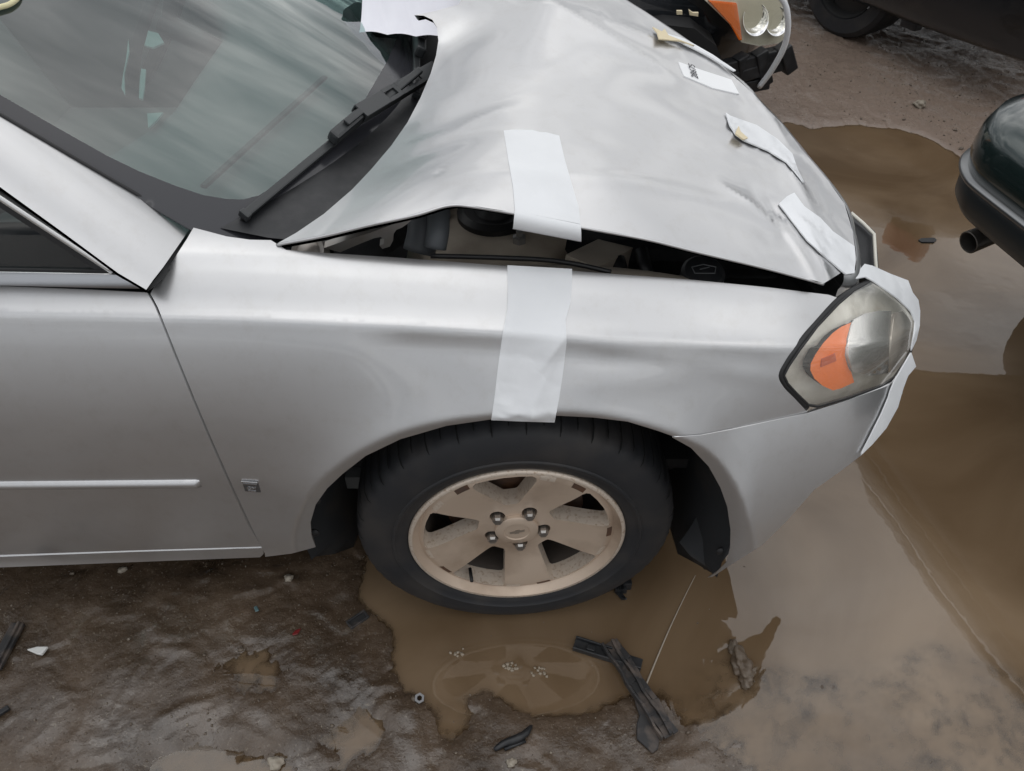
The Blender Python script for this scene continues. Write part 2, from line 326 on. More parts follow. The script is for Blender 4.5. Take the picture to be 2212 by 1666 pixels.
def build_ground():
    fx = np.concatenate([np.arange(-9, -1.6, .12), np.arange(-1.6, 2.2, .0075), np.arange(2.2, 3.6, .02), np.arange(3.6, 10, .12)])
    fy = np.concatenate([np.arange(-7, -.62, .12), np.arange(-.62, 1.0, .0070), np.arange(1.0, 2.2, .012), np.arange(2.2, 4.6, .022), np.arange(4.6, 12, .12)])
    X, Y = np.meshgrid(fx, fy)
    # target level on a coarse even grid, blurred so that banks slope
    gx = np.arange(-3, 5, .02); gy = np.arange(-2, 6, .02); GX, GY = np.meshgrid(gx, gy); T = np.full(GX.shape, .0085)
    pts = np.stack([GX.ravel(), GY.ravel()], -1)
    ed = np.stack([GX+.035*fbm(GX*9, GY*9, 3, 11), GY+.035*fbm(GX*9+31, GY*9, 3, 12)], -1).reshape(-1, 2)
    for dep, poly in WATER:
        wp = np.array([ground_at(u, v)[:2] for u, v in poly]); k = inside(ed, wp).reshape(GX.shape); T[k] = np.minimum(T[k], dep)
    for _ in range(2):
        for ax in (0, 1):
            T = sum(np.roll(T, s, ax) for s in (-1, 0, 1))/3
    i = np.clip((X-gx[0])/.02, 0, len(gx)-1.001); j = np.clip((Y-gy[0])/.02, 0, len(gy)-1.001); ii = i.astype(int); jj = j.astype(int); a = i-ii; b = j-jj
    Z = (T[jj, ii]*(1-a)+T[jj, ii+1]*a)*(1-b)+(T[jj+1, ii]*(1-a)+T[jj+1, ii+1]*a)*b
    dry = sm((Z+.012)/.02)
    rid = 1-np.abs(fbm(X*13+5*fbm(X*4, Y*4, 2, 3), Y*13+5*fbm(X*4, Y*4, 2, 4), 4, 21, .55))*2
    Z = Z+dry*(.0075*fbm(X*3.2, Y*3.2, 3, 5)+.0068*fbm(X*18+2.5*fbm(X*5, Y*5, 2, 61), Y*18+2.5*fbm(X*5, Y*5, 2, 62), 5, 31, .6)+.0030*np.clip(rid, -1, 1)*sm((fbm(X*2.3, Y*2.3, 2, 8)+.5)))
    Z = Z+(1-dry)*.004*fbm(X*8, Y*8, 3, 41)+np.exp(-((Z+.002)/.005)**2)*.0070*fbm(X*30+1.5*fbm(X*6, Y*6, 2, 52), Y*30, 4, 51, .65)
    far = sm((np.hypot(X-.5, Y-1)-4)/4); Z = Z*(1-far)+far*(.012+.02*fbm(X*.6, Y*.6, 3, 77))
    r, c = X.shape; V = np.stack([X, Y, Z], -1).reshape(-1, 3).astype(np.float32)
    idx = np.arange(r*c).reshape(r, c); q = np.stack([idx[:-1, :-1], idx[:-1, 1:], idx[1:, 1:], idx[1:, :-1]], -1).reshape(-1, 4)
    # ring that carries the yard to the horizon
    me = bpy.data.meshes.new('muddy_ground'); nv = len(V); ext = 900.0
    ringi = np.concatenate([idx[0, :], idx[1:, -1], idx[-1, -2::-1], idx[-2:0:-1, 0]]); c0 = np.array([.5, 2.5, 0]); rp = V[ringi]-c0
    outer = rp.copy(); outer[:, :2] *= (ext/np.maximum(np.abs(rp[:, 0:1]), np.abs(rp[:, 1:2]))); outer[:, 2] = .01; outer += c0
    n = len(ringi); ro = np.arange(nv, nv+n); q2 = np.stack([ringi, ro, np.roll(ro, -1), np.roll(ringi, -1)], -1)
    V = np.concatenate([V, outer]).astype(np.float32); q = np.concatenate([q, q2])
    me.vertices.add(len(V)); me.vertices.foreach_set('co', V.ravel()); me.loops.add(len(q)*4); me.loops.foreach_set('vertex_index', q.ravel().astype(np.int32))
    me.polygons.add(len(q)); me.polygons.foreach_set('loop_start', np.arange(0, len(q)*4, 4, dtype=np.int32)); me.polygons.foreach_set('use_smooth', np.ones(len(q), bool)); me.update(calc_edges=True); me.validate()
    m = bpy.data.materials.new('wet_mud'); m.use_nodes = True; t = m.node_tree; bs = t.nodes['Principled BSDF']; N = t.nodes.new; L = t.links.new
    tc = N('ShaderNodeTexCoord'); n1 = N('ShaderNodeTexNoise'); n1.inputs['Scale'].default_value = 3.5; n1.inputs['Detail'].default_value = 9; n1.inputs['Roughness'].default_value = .62; L(tc.outputs['Object'], n1.inputs['Vector'])
    rp_ = N('ShaderNodeValToRGB'); L(n1.outputs['Fac'], rp_.inputs[0]); E_ = rp_.color_ramp.elements
    E_[0].position = .34; E_[0].color = (.040, .026, .016, 1); E_[1].position = .68; E_[1].color = (.128, .089, .060, 1)
    n2 = N('ShaderNodeTexNoise'); n2.inputs['Scale'].default_value = 140; n2.inputs['Detail'].default_value = 4; L(tc.outputs['Object'], n2.inputs['Vector'])
    r2 = N('ShaderNodeMapRange'); r2.inputs['From Min'].default_value = .6; r2.inputs['From Max'].default_value = .78; L(n2.outputs['Fac'], r2.inputs['Value'])
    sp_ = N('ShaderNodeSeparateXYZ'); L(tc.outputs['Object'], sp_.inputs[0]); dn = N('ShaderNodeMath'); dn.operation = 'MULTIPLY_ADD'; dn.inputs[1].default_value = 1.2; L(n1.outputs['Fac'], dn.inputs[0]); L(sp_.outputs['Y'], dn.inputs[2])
    dr = N('ShaderNodeMapRange'); dr.inputs['From Min'].default_value = 2.1; dr.inputs['From Max'].default_value = 2.9; L(dn.outputs[0], dr.inputs['Value'])   # mud fades to a paler colour beyond the puddle
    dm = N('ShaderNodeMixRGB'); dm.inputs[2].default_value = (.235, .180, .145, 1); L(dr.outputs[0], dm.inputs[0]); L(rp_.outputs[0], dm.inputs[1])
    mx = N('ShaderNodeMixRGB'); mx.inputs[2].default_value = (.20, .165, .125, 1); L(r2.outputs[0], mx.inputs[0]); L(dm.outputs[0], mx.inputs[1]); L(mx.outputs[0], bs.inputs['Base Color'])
    n3 = N('ShaderNodeTexNoise'); n3.inputs['Scale'].default_value = 16; n3.inputs['Detail'].default_value = 7; n3.inputs['Roughness'].default_value = .65; L(tc.outputs['Object'], n3.inputs['Vector'])
    r3 = N('ShaderNodeMapRange'); r3.inputs['From Min'].default_value = .35; r3.inputs['From Max'].default_value = .65; r3.inputs['To Min'].default_value = .06; r3.inputs['To Max'].default_value = .34; L(n3.outputs['Fac'], r3.inputs['Value']); L(r3.outputs[0], bs.inputs['Roughness'])
    bp = N('ShaderNodeBump'); bp.inputs['Strength'].default_value = .6; bp.inputs['Distance'].default_value = .007
    n4 = N('ShaderNodeTexNoise'); n4.inputs['Scale'].default_value = 48; n4.inputs['Detail'].default_value = 6; n4.inputs['Roughness'].default_value = .65; L(tc.outputs['Object'], n4.inputs['Vector']); L(n4.outputs['Fac'], bp.inputs['Height']); L(bp.outputs[0], bs.inputs['Normal'])
    n5 = N('ShaderNodeTexNoise'); n5.inputs['Scale'].default_value = 5.5; n5.inputs['Detail'].default_value = 5; L(tc.outputs['Object'], n5.inputs['Vector']); r5 = N('ShaderNodeMapRange'); r5.inputs['From Min'].default_value = .40; r5.inputs['From Max'].default_value = .60; L(n5.outputs['Fac'], r5.inputs['Value'])
    iv = N('ShaderNodeMath'); iv.operation = 'SUBTRACT'; iv.inputs[0].default_value = 1; L(dr.outputs[0], iv.inputs[1]); cw = N('ShaderNodeMath'); cw.operation = 'MULTIPLY'; L(r5.outputs[0], cw.inputs[0]); L(iv.outputs[0], cw.inputs[1]); L(cw.outputs[0], bs.inputs['Coat Weight'])
    bs.inputs['Coat Roughness'].default_value = .07; bs.inputs['Coat IOR'].default_value = 1.6; b2 = N('ShaderNodeBump'); b2.inputs['Strength'].default_value = .22; b2.inputs['Distance'].default_value = .006; L(n4.outputs['Fac'], b2.inputs['Height']); L(b2.outputs[0], bs.inputs['Coat Normal'])
    me.materials.append(m); link(bpy.data.objects.new('muddy_ground', me), kind='structure')
    # water surface, only where the mud lies below it; it carries its depth
    zq = Z.reshape(r, c); mn_ = np.minimum.reduce([zq[:-1, :-1], zq[:-1, 1:], zq[1:, 1:], zq[1:, :-1]]); xm = (X[:-1, :-1] > -1.8) & (X[:-1, :-1] < 5) & (Y[:-1, :-1] > -1.6) & (Y[:-1, :-1] < 4.3)
    cell = (mn_ < .001) & xm; wq = np.stack([idx[:-1, :-1], idx[:-1, 1:], idx[1:, 1:], idx[1:, :-1]], -1)[cell]; used, inv = np.unique(wq, return_inverse=True); wq = inv.reshape(-1, 4)
    wv = np.stack([X.ravel()[used], Y.ravel()[used], np.zeros(len(used))], -1).astype(np.float32); dep_ = np.clip(-Z.ravel()[used], 0, .1).astype(np.float32)
    wme = bpy.data.meshes.new('puddle_water'); wme.vertices.add(len(wv)); wme.vertices.foreach_set('co', wv.ravel()); wme.loops.add(len(wq)*4); wme.loops.foreach_set('vertex_index', wq.ravel().astype(np.int32)); wme.polygons.add(len(wq)); wme.polygons.foreach_set('loop_start', np.arange(0, len(wq)*4, 4, dtype=np.int32)); wme.update(calc_edges=True)
    at_ = wme.attributes.new('depth', 'FLOAT', 'POINT'); at_.data.foreach_set('value', dep_)
    wm = bpy.data.materials.new('muddy_water'); wm.use_nodes = True; t = wm.node_tree; t.nodes.clear(); N = t.nodes.new; L = t.links.new
    tc = N('ShaderNodeTexCoord'); n1 = N('ShaderNodeTexNoise'); n1.inputs['Scale'].default_value = 1.6; n1.inputs['Detail'].default_value = 6; n1.inputs['Distortion'].default_value = 1.2; L(tc.outputs['Object'], n1.inputs['Vector'])
    rp_ = N('ShaderNodeValToRGB'); L(n1.outputs['Fac'], rp_.inputs[0]); rp_.color_ramp.elements[0].position = .32; rp_.color_ramp.elements[0].color = (.120, .077, .042, 1); rp_.color_ramp.elements[1].position = .68; rp_.color_ramp.elements[1].color = (.225, .158, .098, 1)
    n2 = N('ShaderNodeTexNoise'); n2.inputs['Scale'].default_value = 7; n2.inputs['Detail'].default_value = 3; L(tc.outputs['Object'], n2.inputs['Vector'])
    bp = N('ShaderNodeBump'); bp.inputs['Strength'].default_value = .08; bp.inputs['Distance'].default_value = .008; L(n2.outputs['Fac'], bp.inputs['Height'])
    df = N('ShaderNodeBsdfDiffuse'); L(rp_.outputs[0], df.inputs[0]); tr = N('ShaderNodeBsdfTransparent'); tr.inputs[0].default_value = (.86, .76, .62, 1)
    da = N('ShaderNodeAttribute'); da.attribute_name = 'depth'; k1 = N('ShaderNodeMath'); k1.operation = 'MULTIPLY'; k1.inputs[1].default_value = -330; L(da.outputs['Fac'], k1.inputs[0])
    k2 = N('ShaderNodeMath'); k2.operation = 'EXPONENT'; L(k1.outputs[0], k2.inputs[0]); m1 = N('ShaderNodeMixShader'); L(k2.outputs[0], m1.inputs[0]); L(df.outputs[0], m1.inputs[1]); L(tr.outputs[0], m1.inputs[2])
    gl = N('ShaderNodeBsdfGlossy'); gl.inputs['Roughness'].default_value = .02; L(bp.outputs[0], gl.inputs['Normal']); fr = N('ShaderNodeFresnel'); fr.inputs[0].default_value = 1.72; L(bp.outputs[0], fr.inputs['Normal'])
    m2 = N('ShaderNodeMixShader'); L(fr.outputs[0], m2.inputs[0]); L(m1.outputs[0], m2.inputs[1]); L(gl.outputs[0], m2.inputs[2]); ou = N('ShaderNodeOutputMaterial'); L(m2.outputs[0], ou.inputs[0])
    wme.materials.append(wm); link(bpy.data.objects.new('puddle_water', wme), kind='structure')
    return lambda x, y: float(Z[np.argmin(np.abs(fy-y)), np.argmin(np.abs(fx-x))])
GZ = build_ground()

# ================================================================== SILVER SEDAN: body side surface
SEC = spline([(.30,.10),(.16,.125),(.085,.155),(.048,.185),(.030,.215),(.021,.27),(.010,.36),(.002,.48),(0,.55),(.0035,.62),(.0135,.70),(.0295,.77),(.0485,.828),(.0625,.860),(.0675,.8705),(.0720,.8760),(.080,.8810),(.095,.8925),(.116,.9105),(.136,.9265),(.157,.9395),(.19,.9475),(.25,.953),(.35,.959),(.52,.968),(.9,.975)], 3000)
ZR = .876
C0 = np.array([.52, .50]); _th = np.arctan2(SEC[:, 1]-C0[1], C0[0]-SEC[:, 0]); _rr = np.hypot(SEC[:, 0]-C0[0], SEC[:, 1]-C0[1])
_o = np.argsort(_th); _th = _th[_o]; _rr = _rr[_o]
ZX = [-3, -1.6, -.82, -.4, 0, .3, .578, .75, .9, 1.1]; ZO = [.10, .065, .034, .021, 0, -.032, -.088, -.150, -.20, -.25]
YX = [-3, -.5, .2, .35, .45, .55, .65, .74, .80, .85, .89, .92, .945, .97]; YO = [.01, .0, .002, .012, .026, .052, .092, .148, .203, .27, .35, .44, .56, .9]
ARC_C = (0.0, .345); ARCH = None
def arch_r(x, z): return np.hypot((x-ARC_C[0])*1.0, z-ARC_C[1])
ZC0 = .22
def F_side(P, dent=True):
    x, y, z = P[:, 0], P[:, 1], P[:, 2]
    k = (ZR-ZC0)/(ZR+interp(x, ZX, ZO)-ZC0); zz = np.where(z > ZC0, ZC0+(z-ZC0)*k, z)
    yo = interp(x, YX, YO)*np.where(x > .2, 1-.25*sm((.45-z)/.3)*0, 1)
    yy = y-yo
    # flared wheel arch: the skin swells outwards and ends in an upright band round the opening
    if ARCH is not None:
        an = np.arctan2(z-ARC_C[1], x-ARC_C[0]); an = np.where(an < -2, an+2*np.pi, an); a = np.hypot(x-ARC_C[0], z-ARC_C[1])
        rl = np.interp(an, ARCH[0], ARCH[1]); rb = np.interp(an, ARCH[0], ARCH[2]); d = a-rb
        fd = sm((an+.45)/.3)*sm((3.62-an)/.25); soft = .004
        band = .5*(d-np.sqrt(d*d+soft*soft)); out = np.sqrt(d*d+soft*soft)*.5+.5*d      # smooth min / max
        yy = yy+fd*(.032*np.exp(-out/.075)+.50*band*np.exp(-np.abs(d)/.2))
    if dent:
        zc = ZR+interp(x, ZX, ZO); dz = zc-z
        # pushed-in panel under the shoulder line
        e1 = sm((x+.29)/.13)*sm((.55-x)/.28); g = sm((dz+.006)/.045)*np.exp(-np.clip(dz-.039, 0, None)/.075); yy = yy-.0075*e1*g
        q = zc-.012-.16*np.clip(x-.12, 0, None)**1.25; yy = yy+.0025*np.exp(-((z-q)/.018)**2)*sm((x-.08)/.08)*sm((.52-x)/.2)
        yy = yy+.004*np.exp(-((z-.80)/.03)**2-((x-.20)/.12)**2)
    th = np.arctan2(zz-C0[1], C0[0]-yy); r = np.interp(th, _th, _rr); return np.hypot(C0[0]-yy, zz-C0[1])-r

CAR = empty('silver_sedan', (0, 0, 0), label='silver sedan with buckled hood held by white tape, standing in a muddy puddle', cat='car')
GAP = [(322,634),(338,664),(352,700),(378,765),(420,868),(460,962),(500,1052),(540,1138),(569,1196)]
ARCHL = [(682,1182),(673,1158),(671,1128),(682,1090),(707,1055),(740,1024),(790,985),(865,949),(965,920),(1063,906),(1130,899),(1201,898),(1281,902),(1356,911),(1418,930),(1452,942)]
FTOP = [(418,492),(445,499),(490,511),(540,518),(585,519),(600,528),(618,540),(680,545),(850,556),(1100,575),(1300,590),(1500,605),(1660,621),(1790,637),(1808,643)]
GASK = [(1808,643),(1759,696),(1721,749),(1695,788),(1686,812),(1697,832),(1720,856),(1744,890)]
SEAM = [(1744,890),(1659,908),(1580,925),(1516,937),(1452,942)]
PIL_F = [(418,492),(402,516),(380,550),(352,592),(332,618),(322,634)]
ARCHB = [(1452,942),(1493,968),(1531,1008),(1556,1053),(1571,1095),(1578,1145),(1577,1183),(1569,1215),(1545,1238),(1528,1246)]
BAND = [(640,1150),(648,1105),(664,1060),(690,1023),(728,988),(765,960),(803,938),(865,910),(965,885),(1065,873),(1140,867),(1208,866),(1281,871),(1356,884),(1431,906),(1506,936),(1543,963),(1581,1008),(1601,1058),(1608,1120),(1606,1158),(1598,1200)]
def _pol(px):
    P = cast(lambda Q: F_side(Q, False), px); a = np.arctan2(P[:, 2]-ARC_C[1], P[:, 0]-ARC_C[0]); a = np.where(a < -2, a+2*np.pi, a); o = np.argsort(a); return a[o], np.hypot(P[:, 0]-ARC_C[0], P[:, 2]-ARC_C[1])[o]
_al, _rl = _pol(ARCHL+ARCHB[1:]); _ab, _rb = _pol(BAND); _aa = np.linspace(-.6, 3.9, 200)
_rl2 = np.interp(_aa, _al, _rl); _rb2 = np.interp(_aa, _ab, _rb)
for _ in range(3): _rl2[1:-1] = (_rl2[:-2]+_rl2[1:-1]*2+_rl2[2:])/4; _rb2[1:-1] = (_rb2[:-2]+_rb2[1:-1]*2+_rb2[2:])/4
ARCH = (_aa, _rl2, _rb2)
_xs = np.linspace(-2.2, .62, 420)
def crease_line(dy, dz):                    # the shoulder crease as a line in the picture, from its place on the body
    q = [(x_, dy+float(interp(np.array([x_]), YX, YO)[0]), ZC0+(dz-ZC0)*((ZR+float(interp(np.array([x_]), ZX, ZO)[0])-ZC0)/(ZR-ZC0))) for x_ in _xs]; return proj(np.array(q))
CREASE = [crease_line(.0625, .860), crease_line(.0715, .8755), crease_line(.0800, .8810)]
BANDL = [resample(BAND, 8)[:-60] if False else np.array([(np.interp(t, range(len(BAND)), [b[0] for b in BAND]), np.interp(t, range(len(BAND)), [b[1] for b in BAND])) for t in np.linspace(0, len(BAND)-1, 150)])]
fender_poly = FTOP+GASK[1:]+SEAM[1:-1]+ARCHL[::-1]+[(630,1196),(573,1203)]+[(u+3, v) for u, v in GAP[::-1]]+[(u+2, v) for u, v in PIL_F[::-1][1:-1]]
fender = panel('front_fender', fender_poly, F_side, PAINT, CAR, sp=8, thick=.016, ne=.008, lines=CREASE+BANDL, label='dented silver front fender with white tape over it')
door_poly = [(-1500,585),(-900,590),(0,618),(200,626),(316,632)]+[(u-3, v) for u, v in GAP[:-1]]+[(564,1181),(300,1189),(0,1199),(-700,1232),(-1500,1290)]
door = panel('front_door', door_poly, F_side, PAINT, CAR, sp=10, thick=.018, ne=.008, lines=CREASE)
rock_poly = [(-1500,1296),(-700,1238),(0,1203),(300,1192),(566,1184),(569,1197),(562,1204),(300,1214),(0,1226),(-700,1262),(-1500,1322)]
def F_rock(P):
    return F_side(P, False)-.014*np.exp(-((P[:, 2]-.225)/.03)**2)
panel('rocker_sill', rock_poly, F_rock, PAINT, CAR, sp=8, thick=.03)
# body-side moulding on the door
def F_mould(P):
    return F_side(P, False)
mb = bmesh.new(); mp_ = cast(F_side, [(u, 1048-(u/455)*4) for u in np.linspace(-1400, 452, 70)]); mn = grad(F_side, mp_)
rows = []
for off, dz in ((-.004, .012), (.004, .009), (.008, .004), (.008, -.003), (.004, -.010), (-.004, -.0125)):
    q = mp_+mn*off; q[:, 2] += dz; q[-1] = q[-2]+(q[-1]-q[-2])*.3-mn[-1]*max(off, 0); rows.append(q)
grid('side_moulding', rows, PAINT, door)
# fender badge: a small square with two bars and the letters
def surf_pts(uv, off=0, F=F_side):
    P = cast(F, uv); n = grad(F, P); return P+n*off, n
bp, bn = surf_pts([(543, 1050)], .0); bp = bp[0]; bn = Vector(bn[0]); bx = Vector((1, 0, 0)); bx = (bx-bn*bx.dot(bn)).normalized(); by = bn.cross(bx)
if by.z < 0: by = -by
BADGE = mat('badge_grey', (.16, .16, .165), .3, .8)
bm = bmesh.new(); box(bm, Vector(bp), (.030, .030, .004), (bx, by, bn), .001); badge = bmobj('maker_badge', bm, BADGE, CAR)
bm = bmesh.new(); box(bm, Vector(bp)+by*.013+bn*.0024, (.031, .0022, .002), (bx, by, bn)); box(bm, Vector(bp)+by*.008+bn*.0024, (.027, .0016, .002), (bx, by, bn)); box(bm, Vector(bp)-by*.0115+bn*.0024, (.015, .0016, .002), (bx, by, bn)); bmobj('chrome_bar', bm, CHROME, badge)
fc = bpy.data.curves.new('badge_letters', 'FONT'); fc.body = 'GM'; fc.size = .012; fc.extrude = .0006; fc.align_x = 'CENTER'; fc.materials.append(CHROME)
fo = textmesh(fc, 'badge_letters', CHROME); fo.matrix_world = Matrix.Translation(Vector(bp)-by*.0085+bn*.0026) @ Matrix((bx, by, bn)).transposed().to_4x4(); link(fo, badge)

# ---- front bumper cover (corner)
def F_bump(P):
    Q = P.copy(); Q[:, 1] += .26*np.clip(.70-P[:, 2], 0, .5)*sm((P[:, 0]-.32)/.12); return F_side(Q, False)
bump_poly = [(1452,945),(1516,940),(1580,928),(1659,911),(1746,893),(1779,882),(1834,864),(1909,837),(1932,826),(1952,800),(1950,850),(1915,905),(1885,945),(1859,985),(1810,1022),(1759,1058),(1700,1125),(1646,1178),(1585,1216),(1540,1246),(1528,1248)]+ARCHB[::-1][1:-1]
bumper = panel('front_bumper', bump_poly, F_bump, PAINT, CAR, sp=8, thick=.012, lines=BANDL)

# ================================================================== hood
def az(u, v, z): p = at_z(u, v, z); return (p[0], p[1], z)
def ay(u, v, y): p = at_y(u, v, y); return tuple(p)
HA = [az(597,526,.972), ay(790,484,.155), ay(985,441,.150), ay(1110,458,.15), ay(1250,487,.150), ay(1500,541,.165), ay(1650,577,.18), ay(1780,611,.205),
      az(700,465,.995), az(800,370,1.015), az(880,265,1.025), az(930,160,1.045), az(947,90,1.065), az(915,34,1.10),
      az(1050,420,1.068), az(1050,300,1.072), az(1000,200,1.068), az(1050,100,1.09), az(1180,8,1.125), az(1180,150,1.085), az(1250,250,1.066),
      az(1300,400,1.045), az(1450,400,1.005), az(1450,250,1.022), az(1350,120,1.06), az(1300,30,1.095), az(1420,60,1.045), az(1550,300,.985), az(1600,420,.955), az(1520,160,1.0), az(1620,220,.96),
      az(1700,330,.925), az(1700,450,.922), az(1790,430,.885), az(1780,540,.885), az(1845,580,.845), az(1350,0,1.075), az(1200,-120,1.13), az(1300,-120,1.10), az(1000,-60,1.12)]
H_hood = rbf(HA, 3e-5)
def hood_xy(u, v, z=1.0): p = at_z(u, v, z); return (p[0], p[1])
_CRL = np.array([hood_xy(985,395,1.06), hood_xy(1260,400,1.04), hood_xy(1500,415,.99), hood_xy(1640,448,.945), hood_xy(1790,520,.885)])
_o = np.argsort(_CRL[:, 0]); _CRL = _CRL[_o]
def hood_detail(x, y):
    d = 0
    yc = np.interp(x, _CRL[:, 0], _CRL[:, 1]); k = sm((x+.15)/.2)*sm((.62-x)/.2)
    d = d+k*.0055*(np.exp(-((y-yc)/.018)**2)*.5)-k*.05*np.log1p(np.exp(np.clip((yc-y)/.014, -30, 30)))*.014
    a = hood_xy(1092,236,1.072); b = hood_xy(975,282,1.06); c = hood_xy(880,306,1.04)
    d = d+ridge(x, y, a, b, .0030, .022)+ridge(x, y, b, c, .0022, .028)+gauss(x, y, *hood_xy(990,255,1.06), .10, .035, -.0025, .5)+gauss(x, y, *hood_xy(960,310,1.06), .09, .035, -.0025, .35)
    d = d+gauss(x, y, *hood_xy(948,390,1.05), .008, .006, -.0012)+gauss(x, y, *hood_xy(1120,180,1.08), .14, .06, -.004, .9)+gauss(x, y, *hood_xy(1180,60,1.1), .05, .16, .010, -.2)
    a = hood_xy(1470,110,1.02); b = hood_xy(1300,70,1.07); d = d+ridge(x, y, a, b, .006, .045)
    a = hood_xy(1160,20,1.12); b = hood_xy(1420,150,1.03); d = d+ridge(x, y, a, b, .010, .045)
    # torn creases near the leading edge
    for p, q, am, wd in (((1555,455),(1700,500),.007,.010),((1700,500),(1800,590),.008,.012),((1620,440),(1760,560),-.007,.014),((1680,350),(1760,440),.008,.014),((1590,220),(1700,320),.008,.016),((1650,440),(1710,480),-.006,.012),((1500,110),(1600,190),.006,.016),((1730,470),(1830,590),.008,.012)):
        d = d+ridge(x, y, hood_xy(*p, .92), hood_xy(*q, .92), am*1.35, wd*1.5)
    d = d+.0008*fbm(x*6, y*6, 2, 91)+.0012*fbm(x*17, y*17, 2, 95)*sm((x-.25)/.3)
    return d
def F_hood(P): return (P[:, 2]-H_hood(P[:, 0], P[:, 1])-hood_detail(P[:, 0], P[:, 1]))*.93
REAR = [(597,526),(640,503),(700,462),(760,410),(800,368),(845,315),(880,265),(908,212),(930,160),(942,120),(947,88),(944,60),(934,43),(915,34),(895,33)]
hood_poly = [(597,527),(700,508),(790,486),(900,462),(960,444),(985,441),(1010,443),(1110,459),(1250,488),(1400,516),(1500,541),(1650,577),(1740,601),(1780,612),
             (1803,598),(1822,586),(1845,588),(1850,560),(1842,500),(1824,440),(1790,392),(1738,330),(1690,268),(1625,200),(1560,142),(1480,84),(1400,30),(1330,-15),(1200,-130),(1040,-70),(990,10),(940,24)]+REAR[::-1][:-1]
hood = panel('hood', hood_poly, F_hood, PAINT, CAR, sp=7, thick=.013, fl_in=.004, label='buckled silver hood with torn front edge, taped down')
_he = cast(F_hood, resample(hood_poly[:14], 10)[:-60]); bm = bmesh.new(); tube(bm, spline(cast(F_hood, hood_poly[:14])-np.array([0, 0, .002]), 160), .0026, 6); bmobj('hood_hem', bm, PAINT, hood, True)
# leading edge folded down at the front: a rolled skirt that continues the skin
EDGE = [(1820,588),(1845,588),(1850,560),(1842,500),(1824,440),(1790,392),(1738,330),(1690,268),(1625,200),(1560,142),(1480,84),(1400,30),(1330,-15),(1200,-130)]
ep = spline(cast(F_hood, EDGE), 120); en = grad(F_hood, ep); tg = np.gradient(ep, axis=0); tg /= np.linalg.norm(tg, axis=1)[:, None]; outw = np.cross(en, tg); outw *= np.sign((outw*np.array([1, .35, -.2])).sum(1))[:, None]
rows = []
for i, a in enumerate(np.linspace(0, 1, 14)):
    ang = min(a*2.2, 1)*R(85); ra = .028+.008*fbm(np.linspace(0, 9, 120), np.zeros(120), 2, 5)
    q = ep+outw*(np.sin(ang)*ra)[:, None]-en*((1-np.cos(ang))*ra)[:, None]
    ex = max(0, a-.45)/.55*(.085+.03*fbm(np.linspace(0, 7, 120), np.zeros(120)+3, 3, 9)); q[:, 2] -= ex; q -= outw*(.01*fbm(np.linspace(0, 20, 120), np.full(120, a*3), 2, 15)*a)[:, None]; rows.append(q)
grid('hood_lip', rows, PAINT, hood)

# ================================================================== windshield, pillar, side window
def xb(y): return -.555+.30*(1-((y-.925)/.705)**2)
def Hw(x, y): return .972+.575*(xb(y)-x)-.02*(xb(y)-x)**2
def F_ws(P): return (P[:, 2]-Hw(P[:, 0], P[:, 1]))*.86
frit_in = [(-900,-330),(-400,-30),(-150,120),(0,205),(120,274),(230,336),(300,370),(380,402),(440,422),(490,430),(525,431),(560,422),(640,372),(720,300),(790,212),(838,130),(866,60),(880,0),(885,-60),(860,-160)]
ws = panel('windshield', frit_in+[(600,-320),(100,-560),(-500,-600)], F_ws, WSGLASS, CAR, sp=22, thick=0)
frit_out = [(905,-160),(950,-60),(965,40),(960,140),(930,220),(890,300),(830,390),(760,460),(690,510),(640,545),(560,540),(480,524),(418,500),(300,432),(120,327),(0,257),(-150,165),(-400,20),(-900,-275)]
panel('frit_border', frit_in+frit_out, F_ws, FRIT, CAR, sp=12, thick=.004)
PA = [ay(318,630,.070), (ay(410,492,.215)), ay(0,407,.125), ay(0,250,.265), ay(-500,60,.175), ay(-500,-40,.30), ay(-250,245,.15), ay(-250,104,.285)]
H_pil = rbf(PA, 4e-4)
_pa0, _pa1 = np.array(ay(318,630,.070)), np.array(ay(-250,236,.150)); _pb0, _pb1 = np.array(ay(410,490,.215)), np.array(ay(-250,104,.285))
def F_pil(P):
    # ruled strip between window frame and glass, crowned across
    t = np.clip((P[:, 0]-_pa0[0])/(_pa1[0]-_pa0[0]), -.6, 2.5)[:, None]; A = _pa0+(_pa1-_pa0)*t; B = _pb0+(_pb1-_pb0)*t
    q = np.clip((P[:, 1]-A[:, 1])/(B[:, 1]-A[:, 1]), -.3, 1.3); z = A[:, 2]+(B[:, 2]-A[:, 2])*q+.075*q*(1-q)+.008*q
    return (P[:, 2]-z)*.7
pil_poly = [(412,490),(300,424),(120,320),(0,250),(-150,160),(-500,-55),(-520,55),(-250,236),(0,404),(130,498),(255,590),(316,626),(330,606),(352,578),(380,538),(398,512)]
panel('windshield_pillar', pil_poly, F_pil, PAINT, CAR, sp=9, thick=.02)
sl_pts = cast(F_pil, [(u, 250+u*(490-250)/412+2) for u in np.linspace(-400, 410, 60)]); bm = bmesh.new(); tube(bm, sl_pts+np.array([0, .004, .0]), .0035, 6); bmobj('windshield_seal', bm, GASKET, CAR, True)
# dark backing plate added behind the meeting of pillar, fender and door
panel('joint_backing', [(330,480),(425,470),(440,505),(395,555),(340,612),(322,624),(308,606)], lambda P: F_pil(P)+.016, GASKET, CAR, sp=12, thick=.01)
